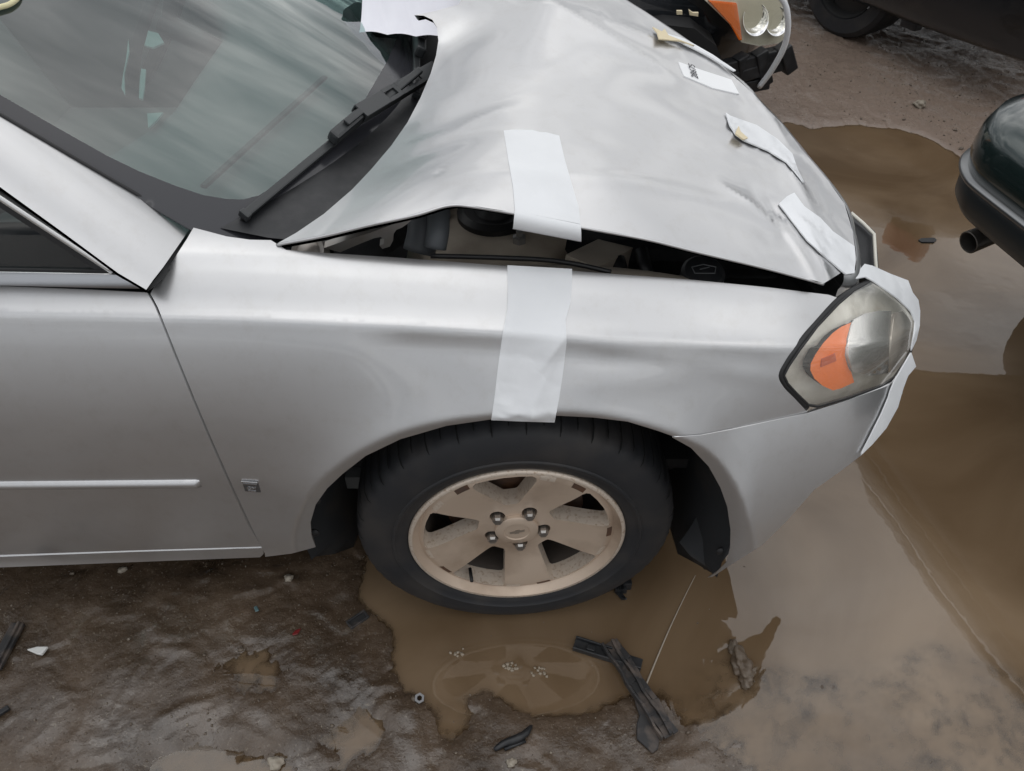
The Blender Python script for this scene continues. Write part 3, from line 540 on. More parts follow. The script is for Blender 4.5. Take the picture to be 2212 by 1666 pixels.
# window frame, bright reveal mouldings and tinted side glass
def plane_win(y0, tilt): return lambda P: P[:, 2]*0+((P[:, 2]-.955)*tilt*-1+(P[:, 1]-y0))*-1
def F_win(P): return -(P[:, 1]-.105-.30*(P[:, 2]-.955))
def strip(name, a, b, w0, m, F, off, parent, n=50, thick=.006):
    u = np.linspace(0, 1, n)[:, None]; A = np.array(a, float); B = np.array(b, float); P2 = A+(B-A)*u; d = (B-A)/np.linalg.norm(B-A); nn = np.array([-d[1], d[0]]); poly = [tuple(p-nn*w0/2) for p in P2]+[tuple(p+nn*w0/2) for p in P2[::-1]]
    return panel(name, poly, F, m, parent, sp=max(6, w0*.5), thick=thick, off=off)
panel('side_window', [(-1500,600),(0,588),(222,588),(0,444),(-520,100),(-1500,-350)], F_win, SIDEGL, door, sp=30, thick=0)
panel('window_frame', [(-520,30),(0,396),(128,490),(262,588),(318,629),(306,627),(256,594),(210,586),(0,449),(-520,110)], F_win, GASKET, door, sp=9, thick=.02, off=.003)
_rv = cast(lambda P: F_win(P)-.006, [(u, 424+u*.656) for u in np.linspace(-520, 247, 60)]); bm = bmesh.new(); tube(bm, _rv, .0072, 12); bmobj('reveal_moulding', bm, mat('satin_bright', (.80, .79, .78), .22, .9), door, True)
_rv = cast(lambda P: F_win(P)-.010, [(u, 590+u*.016) for u in np.linspace(-1400, 252, 60)]); bm = bmesh.new(); tube(bm, _rv, .0028, 8); bmobj('belt_bead', bm, MATS['satin_bright'], door, True)
panel('belt_seal', [(-1500,596),(0,581),(224,585),(252,590),(250,594),(0,590),(-1500,602)], F_win, GASKET, door, sp=8, thick=.01, off=.006)
def F_belt(P): return -(P[:, 1]-.088-.25*(P[:, 2]-.955))
panel('belt_moulding', [(-1500,585),(0,590),(250,594),(262,600),(302,624),(200,622),(0,617),(-1500,600)], lambda P: F_belt(P)-.006*np.sin(np.clip((P[:, 2]-.942)/.03, 0, 1)*math.pi), DCHROME, door, sp=6, thick=.012)
# interior behind the glass
DY0, DY1 = .27, 1.60
def dashgrid():
    ys = np.linspace(DY0, DY1, 40); rows = []
    for a, z in ((0, .845), (.06, .895), (.14, .925), (.26, .945), (.36, .955), (.42, .952), (.445, .935), (.455, .90), (.44, .75), (.40, .55)):
        x0 = np.array([xb(y) for y in ys])-.02; bow = .03*(1-((ys-.93)/.66)**2); rows.append(np.stack([np.minimum(x0, -.30)-a-bow*.3, ys, np.full(40, z)+bow*.35], -1))
    return rows
dash = grid('dashboard', dashgrid(), DASH, CAR)
bm = bmesh.new(); bar(bm, at_z(440,408,.952)+np.array([0, 0, .004]), at_z(703,172,.955)+np.array([0, 0, .006]), .012, .008); bmobj('defrost_vent', bm, GASKET, dash)
bm = bmesh.new(); box(bm, (-1.05, .93, .30), (1.9, 1.45, .04)); box(bm, (-1.2, 1.70, .62), (1.9, .05, .66)); box(bm, (-.45, .93, .55), (.04, 1.4, .55)); bmobj('cabin_floor', bm, DASH, CAR)
def seat(y):
    e = bmesh.new(); box(e, (-1.30, y, .50), (.52, .50, .16), None, .05, 3); ax = (Vector((.93, 0, .36)), Vector((0, 1, 0)), Vector((-.36, 0, .93))); box(e, (-1.62, y, .82), (.14, .50, .64), ax, .05, 3); box(e, (-1.76, y, 1.20), (.10, .26, .18), ax, .04, 3); return bmobj('front_seat', e, CLOTH, CAR, True)
seat(.52); seat(1.32)
bm = bmesh.new(); c = Vector((-.98, 1.32, .93)); ax = Vector((-.85, 0, .5)).normalized(); x, y, z = frame(ax, (0, 1, 0)); tube(bm, [c+(x*math.cos(t)+y*math.sin(t))*.185 for t in np.linspace(0, 2*math.pi, 40)[:-1]], .016, 8, True); tube(bm, [c-x*.18, c-z*.02, c+x*.18], .02, 8); tube(bm, [c, c-z*.2], .03, 8); bmobj('steering_wheel', bm, GASKET, CAR, True)
for k, (pl, zz_) in enumerate((([(320,66),(342,72),(354,92),(330,103),(312,98)], .99), ([(277,85),(272,130),(266,160),(262,190),(270,205),(268,160),(279,110)], 1.0), ([(305,148),(315,150),(312,190),(308,214),(300,212),(302,170)], 1.0), ([(318,245),(352,243),(336,262),(320,276)], .975))):
    P3 = np.array([at_z(u, v, zz_) for u, v in pl]); n = len(P3); bm = bmesh.new(); vs = [bm.verts.new(p) for p in P3]; vb = [bm.verts.new(p-np.array([0, 0, .004])) for p in P3]; bm.faces.new(vs); bm.faces.new(vb[::-1])
    for i in range(n): bm.faces.new((vs[i], vb[i], vb[(i+1) % n], vs[(i+1) % n]))
    bmobj('torn_paper', bm, PAPER, dash)
# roof and rear pillar out of frame
ys = np.linspace(.26, 1.59, 24); rr_ = []
for x_, z_ in ((-1.36, 1.375), (-1.42, 1.40), (-1.6, 1.44), (-1.9, 1.47), (-2.3, 1.47), (-2.6, 1.44)):
    rr_.append([(x_+.10*(1-((y_-.925)/.66)**2), y_, z_+.05*(1-((y_-.925)/.66)**2)-.02) for y_ in ys])
grid('roof', rr_, PAINT, CAR)

# ================================================================== wipers
WIPERM = mat('wiper_black', (.032, .035, .037), .36, 0, .5, 0, None, (300, .1, .0006))
def wiper(p0, p1, p2, lift, name='wiper'):
    """p0 blade tip, p1 adapter, p2 arm end (picture points laid on the windshield)"""
    q, n = surf_pts([p0, p1, p2], 0, F_ws); n0 = Vector(n[1]); a, b, c = [Vector(v) for v in q]
    root = empty(name, a, parent=CAR)
    def fin(nm, bm, m, p=root):
        for v in bm.verts: v.co -= a
        return bmobj(nm, bm, m, p)
    d = (b-a).normalized(); bm = bmesh.new()
    bar(bm, a+n0*.016, b+d*.30+n0*.020, .016, .010, n0, .003); fin('blade_spine', bm, WIPERM)
    bm = bmesh.new(); bar(bm, a+n0*.006, b+d*.30+n0*.008, .006, .016, n0, .001); fin('wiper_rubber', bm, GASKET)
    bm = bmesh.new(); bar(bm, a+d*.0+n0*.016, a+d*.012+n0*.016, .020, .016, n0, .003); fin('end_cap', bm, WIPERM)
    bm = bmesh.new(); bar(bm, b-d*.035+n0*.036, b+d*.055+n0*.040, .024, .026, n0, .006); bar(bm, b+d*.0+n0*.056, b+d*.05+n0*.056, .014, .006, n0, .002); fin('blade_adapter', bm, WIPERM)
    e = (c-b).normalized(); top = b+d*.05+n0*.056; end = c+n0*(.05+lift)
    x, y, z = frame(end-top, n0); ln = (end-top).length; bm = bmesh.new()
    # arm with three slots: rails, cross-bars and side flanges
    w_ = .033
    slots = [(.30, .42), (.46, .58), (.62, .74)]; cuts = [0]+[s for ab in slots for s in ab]+[1]
    for i in range(0, len(cuts), 2): box(bm, top+(end-top)*((cuts[i]+cuts[i+1])/2), (w_, .004, ln*(cuts[i+1]-cuts[i])), (x, y, z), .0008)
    for s0, s1 in slots:
        for sgn in (-1, 1): box(bm, top+(end-top)*((s0+s1)/2)+x*sgn*w_*.37, (w_*.26, .004, ln*(s1-s0)), (x, y, z))
    for sgn in (-1, 1): box(bm, (top+end)/2+x*sgn*(w_/2-.001)-y*.008, (.003, .016, ln*.998), (x, y, z), .0006)
    arm = fin('wiper_arm', bm, WIPERM); 
    return root
wiper((520,480), (728,308), (925,178), .0)
wiper((893,222), (893,128), (888,40), .0)
bm = bmesh.new(); P3 = [at_z(u, v, 1.0) for u, v in ((880,34),(905,60),(925,120),(938,60))]
# cowl: slotted plastic below the glass
ys = np.linspace(.24, 1.60, 30); grid('cowl_panel', [[(xb(y_)+.02, y_, .962) for y_ in ys], [(xb(y_)+.10, y_, .942) for y_ in ys], [(xb(y_)+.20, y_, .93) for y_ in ys], [(xb(y_)+.24, y_, .86) for y_ in ys]], BLACKP, CAR)

# ================================================================== engine bay seen under the raised hood
bm = bmesh.new(); box(bm, (.08, .88, .34), (1.12, 1.3, .03)); box(bm, (-.42, .95, .62), (.04, 1.4, .56)); box(bm, (-.05, 1.55, .55), (.7, .03, .42)); box(bm, (.50, .42, .56), (.16, .26, .42)); bmobj('engine_bay', bm, DARK, CAR)  # front box is added to block bright ground seen through the gap
ap = []
for z_, y_ in ((.905, .19), (.895, .225), (.87, .245), (.80, .262), (.65, .28), (.45, .30)):
    ap.append([(x_, y_+.012*math.sin(x_*9), z_+interp(np.array([x_]), ZX, ZO)[0]*.9) for x_ in np.linspace(-.42, .56, 50)])
apron = grid('inner_apron', ap, APRON, CAR)
bm = bmesh.new(); c = at_z(1068,490,.83); c = Vector((c[0], c[1], .80)); lathe(bm, [(.20, -.10), (.175, .0), (.15, .035), (.12, .05), (.085, .055), (.0, .056)], c, (0, 0, 1), 40); bmobj('strut_tower', bm, APRON, CAR, True, 40)
bm = bmesh.new(); lathe(bm, [(.075, .05), (.075, .066), (.062, .074), (.04, .07), (.028, .085), (.0, .087)], c, (0, 0, 1), 36); sm_ = bmobj('strut_mount', bm, GASKET, CAR, True, 40)
for k in range(3):
    a_ = R(-60+120*k); p = c+Vector((math.cos(a_)*.10, math.sin(a_)*.10, .052)); bm = bmesh.new(); lathe(bm, [(.014, 0), (.014, .012), (.007, .014), (.007, .024), (.0, .025)], p, (0, 0, 1), 6); bmobj('strut_nut', bm, GREYM, sm_)
# hinge bracket
hp = [(700,536),(745,520),(800,503),(850,484),(880,470),(893,472),(880,484),(868,492),(856,497),(850,506),(849,520),(842,533),(826,538),(820,531),(829,527),(830,517),(822,512),(808,515),(775,528),(735,545)]
P3 = np.array([at_y(u, v, .205) for u, v in hp]); bm = bmesh.new(); vs = [bm.verts.new(p) for p in P3]; f_ = bm.faces.new(vs); g_ = bmesh.ops.extrude_face_region(bm, geom=[f_]); bmesh.ops.translate(bm, verts=[v for v in g_['geom'] if isinstance(v, bmesh.types.BMVert)], vec=(0, .014, .004)); bmesh.ops.triangulate(bm, faces=[f for f in bm.faces if len(f.verts) > 4]); hinge = bmobj('hood_hinge', bm, GREYM, CAR)
bm = bmesh.new(); hc = at_y(668,545,.21); lathe(bm, [(.0, .012), (.012, .012), (.020, .006), (.028, .010), (.032, .0), (.032, -.02)], hc, (0, -.6, .8), 28); bmobj('hinge_pivot', bm, GREYM, hinge, True, 40)
bm = bmesh.new(); tube(bm, spline([at_y(948,440,.30), at_y(946,500,.25), at_y(940,536,.235)], 12), .020, 14); tube(bm, spline([at_y(915,450,.33), at_y(915,500,.30), at_y(905,545,.28)], 10), .03, 12); bmobj('coolant_hose', bm, mat('grey_hose', (.10, .11, .12), .5), CAR, True)
bm = bmesh.new(); tube(bm, spline([at_y(930,553,.20), at_y(1080,557,.205), at_y(1180,562,.205), at_y(1250,572,.20), at_y(1320,588,.19)], 30), .0045, 8); bmobj('release_cable', bm, GASKET, CAR, True)
bm = bmesh.new(); bar(bm, at_y(1250,590,.28), at_y(1420,500,.55), .07, .05); bmobj('cross_brace', bm, APRON, CAR)
bm = bmesh.new(); tube(bm, [at_y(1330,560,.34), at_y(1345,610,.30)], .018, 10); tube(bm, [at_y(1385,540,.36), at_y(1400,610,.30)], .014, 10); bmobj('wiring_tube', bm, BLACKP, CAR, True)
wc = Vector(at_y(1518,592,.24)); bm = bmesh.new(); lathe(bm, [(.040, -.012), (.040, .004), (.034, .010), (.0, .012)], wc, (0, -.25, .97), 32); bmobj('washer_cap', bm, BLACKP, CAR, True, 40)
WMARK = mat('cap_marking', (.12, .125, .13), .6); bm = bmesh.new(); up_ = Vector((0, -.25, .97)).normalized(); xx_, yy_, _ = frame(up_); q0 = wc+up_*.013
for s_ in ((-.018, -.010, .018, -.010), (-.018, -.010, -.022, .006), (.018, -.010, .022, .006), (-.022, .006, 0, .013), (.022, .006, 0, .013), (-.008, 0, .010, .006)):
    tube(bm, [q0+Vector((1, 0, 0))*s_[0]+yy_*s_[1]*.9, q0+Vector((1, 0, 0))*s_[2]+yy_*s_[3]*.9], .0011, 5)
bmobj('cap_symbol', bm, WMARK, bpy.data.objects['washer_cap'])
bm = bmesh.new(); box(bm, (.10, .62, .62), (.55, .50, .42), None, .03); box(bm, (.42, .50, .60), (.22, .30, .36), None, .02); bmobj('engine_block', bm, BLACKP, CAR)
# radiator support and torn grille at the crushed front
bm = bmesh.new(); bar(bm, (.60, .26, .775), (.36, 1.55, .80), .06, .05, (0, 0, 1), .006); bar(bm, (.62, .28, .42), (.40, 1.55, .42), .06, .10, (0, 0, 1), .006); bar(bm, (.60, .30, .45), (.585, .30, .78), .05, .05); bmobj('radiator_support', bm, BLACKP, CAR)
GR = [(1832,470),(1862,492),(1884,512),(1890,560),(1893,600),(1903,610),(1870,612),(1850,590),(1838,540)]
P3 = np.array([at_y(u, v, .37+.0008*(600-v)) for u, v in GR]); bm = bmesh.new(); vs = [bm.verts.new(p) for p in P3]; f_ = bm.faces.new(vs); g_ = bmesh.ops.extrude_face_region(bm, geom=[f_]); bmesh.ops.translate(bm, verts=[v for v in g_['geom'] if isinstance(v, bmesh.types.BMVert)], vec=(.012, .02, 0)); bmesh.ops.triangulate(bm, faces=[f for f in bm.faces if len(f.verts) > 4]); grille = bmobj('torn_grille', bm, BLACKP, CAR)
bm = bmesh.new(); tube(bm, [at_y(u, v, .36+.0008*(600-v)) for u, v in ((1838,460),(1866,484),(1888,506),(1891,558),(1894,598),(1908,612))], .0035, 6); bmobj('torn_edge', bm, mat('bare_white_edge', (.72, .70, .62), .4), grille, True)

# ================================================================== headlight
LENSP = [(1884,606),(1845,628),(1812,656),(1765,706),(1728,756),(1704,792),(1694,812),(1702,830),(1722,852),(1747,876),(1767,879),(1834,860),(1909,833),(1934,816),(1956,786),(1969,759),(1978,730),(1981,704),(1978,686),(1959,661),(1929,634),(1905,616)]
head = empty('headlight', tuple(at_y(1840, 750, .15)), parent=CAR, label='hazed headlight with amber side lamp, taped along its top')
HL0 = Vector(head.location)
def hl(o):
    o.parent = head; o.location = -HL0; return o
def F_head(P): return F_side(P, False)-.010*np.exp(-((P[:, 0]-.62)/.12)**2)*np.exp(-((P[:, 2]-.77)/.09)**2)
hl(panel('lens', LENSP, F_head, LENS, None, sp=9, thick=0))
hl(panel('reflector_bowl', [(1845+(u-1845)*.985, 745+(v-745)*.985) for u, v in LENSP], F_head, mat('bowl_chrome', (.88, .86, .80), .25, .2, .5, 0, (14, (.55, .51, .44), .45, .7)), None, sp=12, thick=.02, off=-.045))
def F_proj(P):
    return F_head(P)+.024-.022*np.sqrt(np.clip(1-((P[:, 2]-.765)/.078)**2, 0, 1))
hl(panel('reflector_drum', [(1845,690),(1870,677),(1900,671),(1926,672),(1922,720),(1919,806),(1880,812),(1841,803),(1833,770),(1835,730)], F_proj, mat('drum_chrome', (.86, .86, .87), .2, .9), None, sp=7, thick=.02))
hl(panel('turn_signal', [(1800+(u-1800)*1.13, 770+(v-770)*1.10) for u, v in [(1837,702),(1815,712),(1799,724),(1780,745),(1766,766),(1757,784),(1756,797),(1764,814),(1780,828),(1799,837),(1815,833),(1840,821),(1833,796),(1831,765)]], F_head, AMBER, None, sp=6, thick=.022, off=-.012))
hl(panel('signal_bulb_window', [(1776,776),(1804,764),(1807,780),(1774,793)], F_head, mat('deep_amber', (.55, .085, .004), .3), None, sp=6, thick=.006, off=-.009))
hl(panel('main_beam_bowl', [(1932,678),(1950,672),(1965,690),(1972,712),(1968,745),(1950,790),(1926,806),(1924,760),(1928,715)], F_head, mat('beam_bowl', (.70, .65, .60), .25, .5), None, sp=8, thick=.012, off=-.03))
gp, gn = surf_pts(resample(LENSP, 12), -.002, F_head); bm = bmesh.new(); tube(bm, gp, .0030, 8, True); hl(bmobj('lens_gasket', bm, GASKET, None, True))
gp2, _ = surf_pts([(1886,604),(1845,625),(1811,650),(1762,702),(1724,752),(1700,788),(1689,812),(1699,833),(1722,857),(1746,884)], -.006, F_head); bm = bmesh.new(); tube(bm, spline(gp2, 50), .0062, 8); hl(bmobj('fender_gasket', bm, GASKET, None, True))
bm = bmesh.new(); bar(bm, at_y(1790,622,.34), at_y(1868,584,.40), .05, .03); box(bm, at_y(1815,622,.33), (.07, .05, .03), None, .006); hl(bmobj('headlight_bracket', bm, BLACKP, None))

# ================================================================== wheel arch liner
ln = []
for a in np.linspace(R(-60), R(240), 76):
    b_ = min(max(a, R(-10)), R(190)); r_ = .425; dz_ = (.30*(R(-10)-a)/R(50) if a < R(-10) else (.20*(a-R(190))/R(50) if a > R(190) else 0))
    low = abs(math.cos(b_))**6; ln.append([((math.cos(b_)*r_*1.03+.02*math.cos(b_))*(1-low*tk_), y_, max(.345+math.sin(b_)*r_*.93-dz_, zr_ if a > 1 else zf_)) for y_, tk_, zr_, zf_ in ((.034, 0, .245, .175), (.05, .01, .235, .165), (.10, .07, .17, .13), (.16, .135, .11, .08), (.25, .15, .08, .07), (.42, .15, .08, .07))])
liner = grid('arch_liner', ln, mat('liner_plastic', (.03, .032, .035), .65, 0, .3, 0, (6, (.07, .06, .05), .5, .8)), CAR)
fl_ = []
for a in np.linspace(R(-25), R(38), 26):
    r0 = .455; fl_.append([(math.cos(a)*(r0+dr)*1.0+.02, yy_+max(0, math.cos(a)*.46-.33)*.42, .345+math.sin(a)*(r0+dr)*.96) for dr, yy_ in ((.03, .035), (.0, .040), (-.035, .055), (-.06, .085))])
grid('liner_flange', fl_, MATS['liner_plastic'], liner)
for (u, v) in ((683,1080),(680,1150),(1543,1010),(1556,1190)):
    p = Vector(at_y(u, v, .045)); bm = bmesh.new(); lathe(bm, [(.010, 0), (.010, .003), (.006, .006), (0, .006)], p, (0, -1, .2), 14); bmobj('liner_clip', bm, GASKET, liner, True, 40)
bm = bmesh.new(); lathe(bm, [(.48, 0), (.0, 0)], (0, .40, .345), (0, 1, 0), 40); bmobj('liner_wall', bm, DARK, liner)
bm = bmesh.new(); box(bm, (-1.45, .92, .18), (1.9, 1.55, .02)); box(bm, (.02, .92, .22), (1.0, 1.2, .02)); box(bm, (.455, .42, .30), (.03, .66, .36)); box(bm, (-.46, .66, .33), (.03, .9, .30)); bmobj('underbody_light_block', bm, DARK, CAR)  # plain dark plates added to keep light from under the car

# ================================================================== wheel
STEER = R(3.0); WC = Vector((0, .03, .335))
def wheel(parent, name='front_wheel'):
    wroot = empty(name, WC, STEER, parent=parent)
    AX = Vector((0, -1, 0))
    # tyre: h grows towards the viewer
    prof = [(.205, -.19), (.225, -.205), (.27, -.212), (.31, -.205), (.330, -.185), (.3375, -.15), (.339, -.10), (.3375, -.05), (.334, -.025), (.326, -.008), (.315, .000), (.300, .006), (.285, .010), (.272, .0115), (.262, .0105), (.2595, .0135), (.255, .0135), (.2525, .0105), (.243, .009), (.232, .004), (.226, -.002), (.222, -.010), (.215, -.02)]
    bm = bmesh.new(); lathe(bm, prof, (0, 0, 0), AX, 220, (0, 0, 1))
    # tread blocks: press in sipes at the shoulder
    vs = list(bm.verts); n = 220
    for i, (r_, h_) in enumerate(prof):
        if -.2 < h_ < -.004 and r_ > .318:
            for k in range(n):
                if k % 4 == 0:
                    v = vs[i*n+k]; q = Vector((v.co.x, 0, v.co.z)); d = q.normalized(); v.co -= d*(.004 if h_ < -.02 else .002)
    tyre = bmobj('tyre', bm, TYRE, wroot, True, 50)
    bm = bmesh.new()
    for k in range(64):                    # raised near-black strips, painted shade of slits across the tread shoulder
        t_ = 2*math.pi*(k+.5)/64; dr_ = Vector((math.cos(t_), 0, math.sin(t_))); tn = Vector((-math.sin(t_), 0, math.cos(t_)))
        pr = [(.3392, -.11), (.3382, -.055), (.3347, -.027), (.3268, -.0095), (.3195, -.0030)] if k % 2 else [(.3392, -.11), (.3382, -.055), (.3347, -.027), (.331, -.017)]
        vv = [[bm.verts.new(dr_*(r_+.0006)+Vector((0, -h_-.0006, 0))+tn*sg_*.0016*(1 if i_ < len(pr)-1 else .3)) for sg_ in (-1, 1)] for i_, (r_, h_) in enumerate(pr)]
        for i_ in range(len(vv)-1): bm.faces.new((vv[i_][0], vv[i_][1], vv[i_+1][1], vv[i_+1][0]))
    bmobj('tread_slits', bm, mat('slit_shade', (.003, .003, .003), .9), tyre)
    # rim barrel
    bm = bmesh.new(); lathe(bm, [(.2275, -.004), (.2275, .004), (.224, .0075), (.219, .0075), (.2155, .003), (.213, -.004), (.205, -.012), (.203, -.035)], (0, 0, 0), AX, 120); bmobj('rim_barrel', bm, RIM, wroot, True, 40)
    bm = bmesh.new(); lathe(bm, [(.203, -.035), (.19, -.06), (.185, -.12), (.185, -.19)], (0, 0, 0), AX, 80); bmobj('inner_barrel', bm, mat('shaded_barrel', (.045, .036, .03), .6, .2), wroot, True, 40)  # deep barrel darkened in colour for the shade inside the openings
    bm = bmesh.new(); lathe(bm, [(.2277, .001), (.2277, .0048), (.2240, .0082), (.2195, .0080)], (0, 0, 0), AX, 120); bmobj('rim_lip', bm, RIMB, wroot, True)
    # face with five openings, dished towards the hub
    def dish(r): return -.030+.026*sm((r-.055)/.15)-.012*sm((r-.19)/.03)+.004*np.exp(-((r-.05)/.02)**2)
    outer = [(.2135*math.cos(t), .2135*math.sin(t)) for t in np.linspace(0, 2*math.pi, 140)[:-1]]
    holes = []; pock = []; OA = [R(98-72*k) for k in range(5)]
    def rot(p, a): return (p[0]*math.cos(a)-p[1]*math.sin(a), p[0]*math.sin(a)+p[1]*math.cos(a))
    base = [(.0815, -.010), (.083, -.0145), (.088, -.0185), (.176, -.0625), (.184, -.0625), (.1895, -.056), (.1945, -.03), (.1965, 0), (.1945, .03), (.1895, .056), (.184, .0625), (.176, .0625), (.088, .0185), (.083, .0145), (.0815, .010)]
    for a in OA: holes.append([rot(p, a) for p in base])
    lug = [R(62+72*k) for k in range(5)]
    for a in lug: holes.append([(.0575*math.cos(a)+.0165*math.cos(t), .0575*math.sin(a)+.0165*math.sin(t)) for t in np.linspace(0, 2*math.pi, 22)[:-1]])
    V2, f, loops = triangulate(outer, .006, holes, 0)
    r = np.hypot(V2[:, 0], V2[:, 1]); h = dish(r); V = np.stack([V2[:, 0], -h, V2[:, 1]], -1)
    e = .0005; dr = (dish(r+e)-dish(r-e))/(2*e); nr = np.stack([-dr*V2[:, 0]/np.maximum(r, 1e-6), -np.ones(len(r)), -dr*V2[:, 1]/np.maximum(r, 1e-6)], -1); nr /= np.linalg.norm(nr, axis=1)[:, None]
    # slots near the rim are added below as raised coloured strips
    f = f[:, ::-1]; a_ = np.cross(V[f[:, 1]]-V[f[:, 0]], V[f[:, 2]]-V[f[:, 0]]); s = a_[:, 1] > 0; f = f.copy(); f[s] = f[s][:, ::-1]
    face = meshobj('rim_face', V, f.tolist(), RIM, wroot, normals=nr)
    # walls of the openings
    for i, hpl in enumerate(holes):
        q = np.array(hpl); q = resample(q, .006) if i < 5 else q; c0 = q.mean(0); rq = np.hypot(q[:, 0], q[:, 1]); n = len(q)
        top = np.stack([q[:, 0], -dish(rq), q[:, 1]], -1)
        if i < 5:
            qi = c0+(q-c0)*.975; dep = .040
        else: qi = c0+(q-c0)*.92; dep = .020
        bot = np.stack([qi[:, 0], -dish(rq)+dep, qi[:, 1]], -1); mid = (top*.85+bot*.15)
        meshobj('spoke_wall' if i < 5 else 'lug_recess', np.concatenate([top, bot]), [(k, (k+1) % n, n+(k+1) % n, n+k) for k in range(n)], RIMB if i < 5 else RIM, face, angle=35)
    for a in lug:
        p = Vector((.0575*math.cos(a), .038, .0575*math.sin(a))); bm = bmesh.new(); lathe(bm, [(.0115, 0), (.0115, .022), (.009, .027), (.0, .028)], p, AX, 6); bmobj('lug_nut', bm, mat('steel_nut', (.32, .31, .30), .28, .9), wroot)
    # spoke-end slots: raised strips, recess shade and lit edge put into colour
    for a in lug:
        for sgn in (-1, 1):
            bm = bmesh.new(); pts = []
            for t in np.linspace(.10, .26, 7):
                aa = a+sgn*t; pts.append((math.cos(aa), math.sin(aa)))
            rows = []
            for dr, dh in ((-.0055, .0002), (-.0045, .0008), (.0045, .0008), (.0055, .0002)): rows.append([(c*(.196+dr), -float(dish(np.array(.196+dr)))-dh, s_*(.196+dr)) for c, s_ in pts])
            grid('rim_slot', rows, RIMB if sgn*math.sin(a) > 0 else RUST_SHADE, face)
    bm = bmesh.new(); lathe(bm, [(.0465, -.026), (.046, -.0185), (.043, -.016), (.028, -.0145), (.026, -.0165), (.012, -.0165), (.0, -.0165)], (0, 0, 0), AX, 48); cap = bmobj('centre_cap', bm, RIM, wroot, True, 35)
    bt = [(-.020, -.0045), (-.006, -.0045), (-.008, -.0085), (.004, -.0085), (.006, -.0045), (.020, -.0045), (.022, .0045), (.008, .0045), (.010, .0085), (-.002, .0085), (-.004, .0045), (-.018, .0045)]
    bt = [rot(p, R(12)) for p in bt]; bm = bmesh.new(); vs = [bm.verts.new((p[0]*.8, .0152, p[1]*.8)) for p in bt]; f_ = bm.faces.new(vs); g_ = bmesh.ops.extrude_face_region(bm, geom=[f_]); bmesh.ops.translate(bm, verts=[v for v in g_['geom'] if isinstance(v, bmesh.types.BMVert)], vec=(0, .003, 0)); bmesh.ops.triangulate(bm, faces=[f for f in bm.faces if len(f.verts) > 4]); bmobj('cap_emblem', bm, mat('emblem_alloy', (.36, .31, .26), .35, .6), cap)
    bm = bmesh.new(); lathe(bm, [(.0, -.085), (.145, -.085), (.148, -.08), (.148, -.095), (.05, -.10)], (0, 0, 0), AX, 60); bmobj('brake_disc', bm, RUST_SHADE, wroot, True, 40)
    bm = bmesh.new(); lathe(bm, [(.0, -.115), (.19, -.115)], (0, 0, 0), AX, 40); bmobj('wheel_back', bm, DARK, wroot)
    bm = bmesh.new(); box(bm, (-.10, .085, .06), (.09, .05, .11), None, .012); bmobj('brake_caliper', bm, mat('caliper_iron', (.06, .055, .05), .6, .4), wroot)
    pv = Vector((-.105, .000, -.155)); bm = bmesh.new(); tube(bm, [pv+Vector((0, .03, 0)), pv+Vector((.004, -.01, .012))], .004, 8); bmobj('tyre_valve', bm, GASKET, wroot, True)
    return wroot
FW = wheel(CAR)
def copy_tree(o, parent=None, dloc=None, depth=0):
    c = o.copy(); COL.objects.link(c); c.parent = parent
    for ch in o.children: copy_tree(ch, c)
    return c
w2 = copy_tree(FW, CAR); w2.location = (0, 1.82, .335); w2.rotation_euler = (0, 0, math.pi+STEER)
# far side of the body: mirrored fender and door
for src in (fender, door):
    me = src.data.copy(); c = bpy.data.objects.new(src.name.split('.')[0], me); COL.objects.link(c); c.parent = CAR; c.location = (0, 1.85, 0); c.scale = (1, -1, 1)
    if src is fender: c.scale.x = .6; c.location.x = -.24
    if src is fender: c['label'] = 'front fender on the far side'

# ================================================================== tape on the car
def wrinkle(F, amp, fx, fy, k): return lambda P: F(P)-amp*np.abs(fbm(P[:, 0]*fx, (P[:, 1]+P[:, 2])*fy, 2, k))
tf = [(1096,573),(1165,577),(1236,581),(1235,620),(1233,650),(1222,690),(1224,740),(1217,800),(1208,860),(1198,913),(1130,911),(1061,908),(1068,860),(1076,790),(1086,720),(1096,670),(1097,620)]
_tw = [(cast(F_side, [a_])[0], cast(F_side, [b_])[0], h_, w_) for a_, b_, h_, w_ in (((1228,690),(1165,800),.0060,.010), ((1205,760),(1150,880),.0035,.010), ((1072,866),(1108,874),.0030,.004), ((1078,880),(1128,892),.0036,.004), ((1070,893),(1100,899),.0026,.0035), ((1150,880),(1152,905),.0024,.004), ((1110,640),(1098,790),.0026,.012))]
def F_tf(P):
    wr_ = sum(ridge(P[:, 0], P[:, 2], a_[[0, 2]], b_[[0, 2]], h_, w_) for a_, b_, h_, w_ in _tw)
    w_ = .0016+.0035*gauss(P[:, 0], P[:, 2], .06, .86, .05, .02, 1, .6)+.0030*np.exp(-((P[:, 2]-.745)/.012)**2)*np.abs(np.sin(P[:, 0]*60))+.0022*np.abs(fbm(P[:, 0]*13+P[:, 2]*6, P[:, 2]*22, 2, 7))+wr_; return F_side(P)-w_
panel('tape_strip', tf, F_tf, TAPE, CAR, sp=4, ne=.002, thick=.002, label='wide white tape strip down the dented fender')
thd = [(1088,282),(1105,280),(1150,281),(1165,285),(1180,286),(1208,293),(1220,345),(1236,400),(1250,447),(1254,484),(1113,456),(1108,400),(1098,345)]
def F_th(P): return F_hood(P)-.0016-.0022*np.exp(-((P[:, 0]-.05)/.03)**2-((P[:, 1]-.40)/.012)**2)
t1 = panel('tape_strip', thd, F_th, TAPE, CAR, sp=8, thick=.002, label='white tape strip hanging over the raised hood edge')
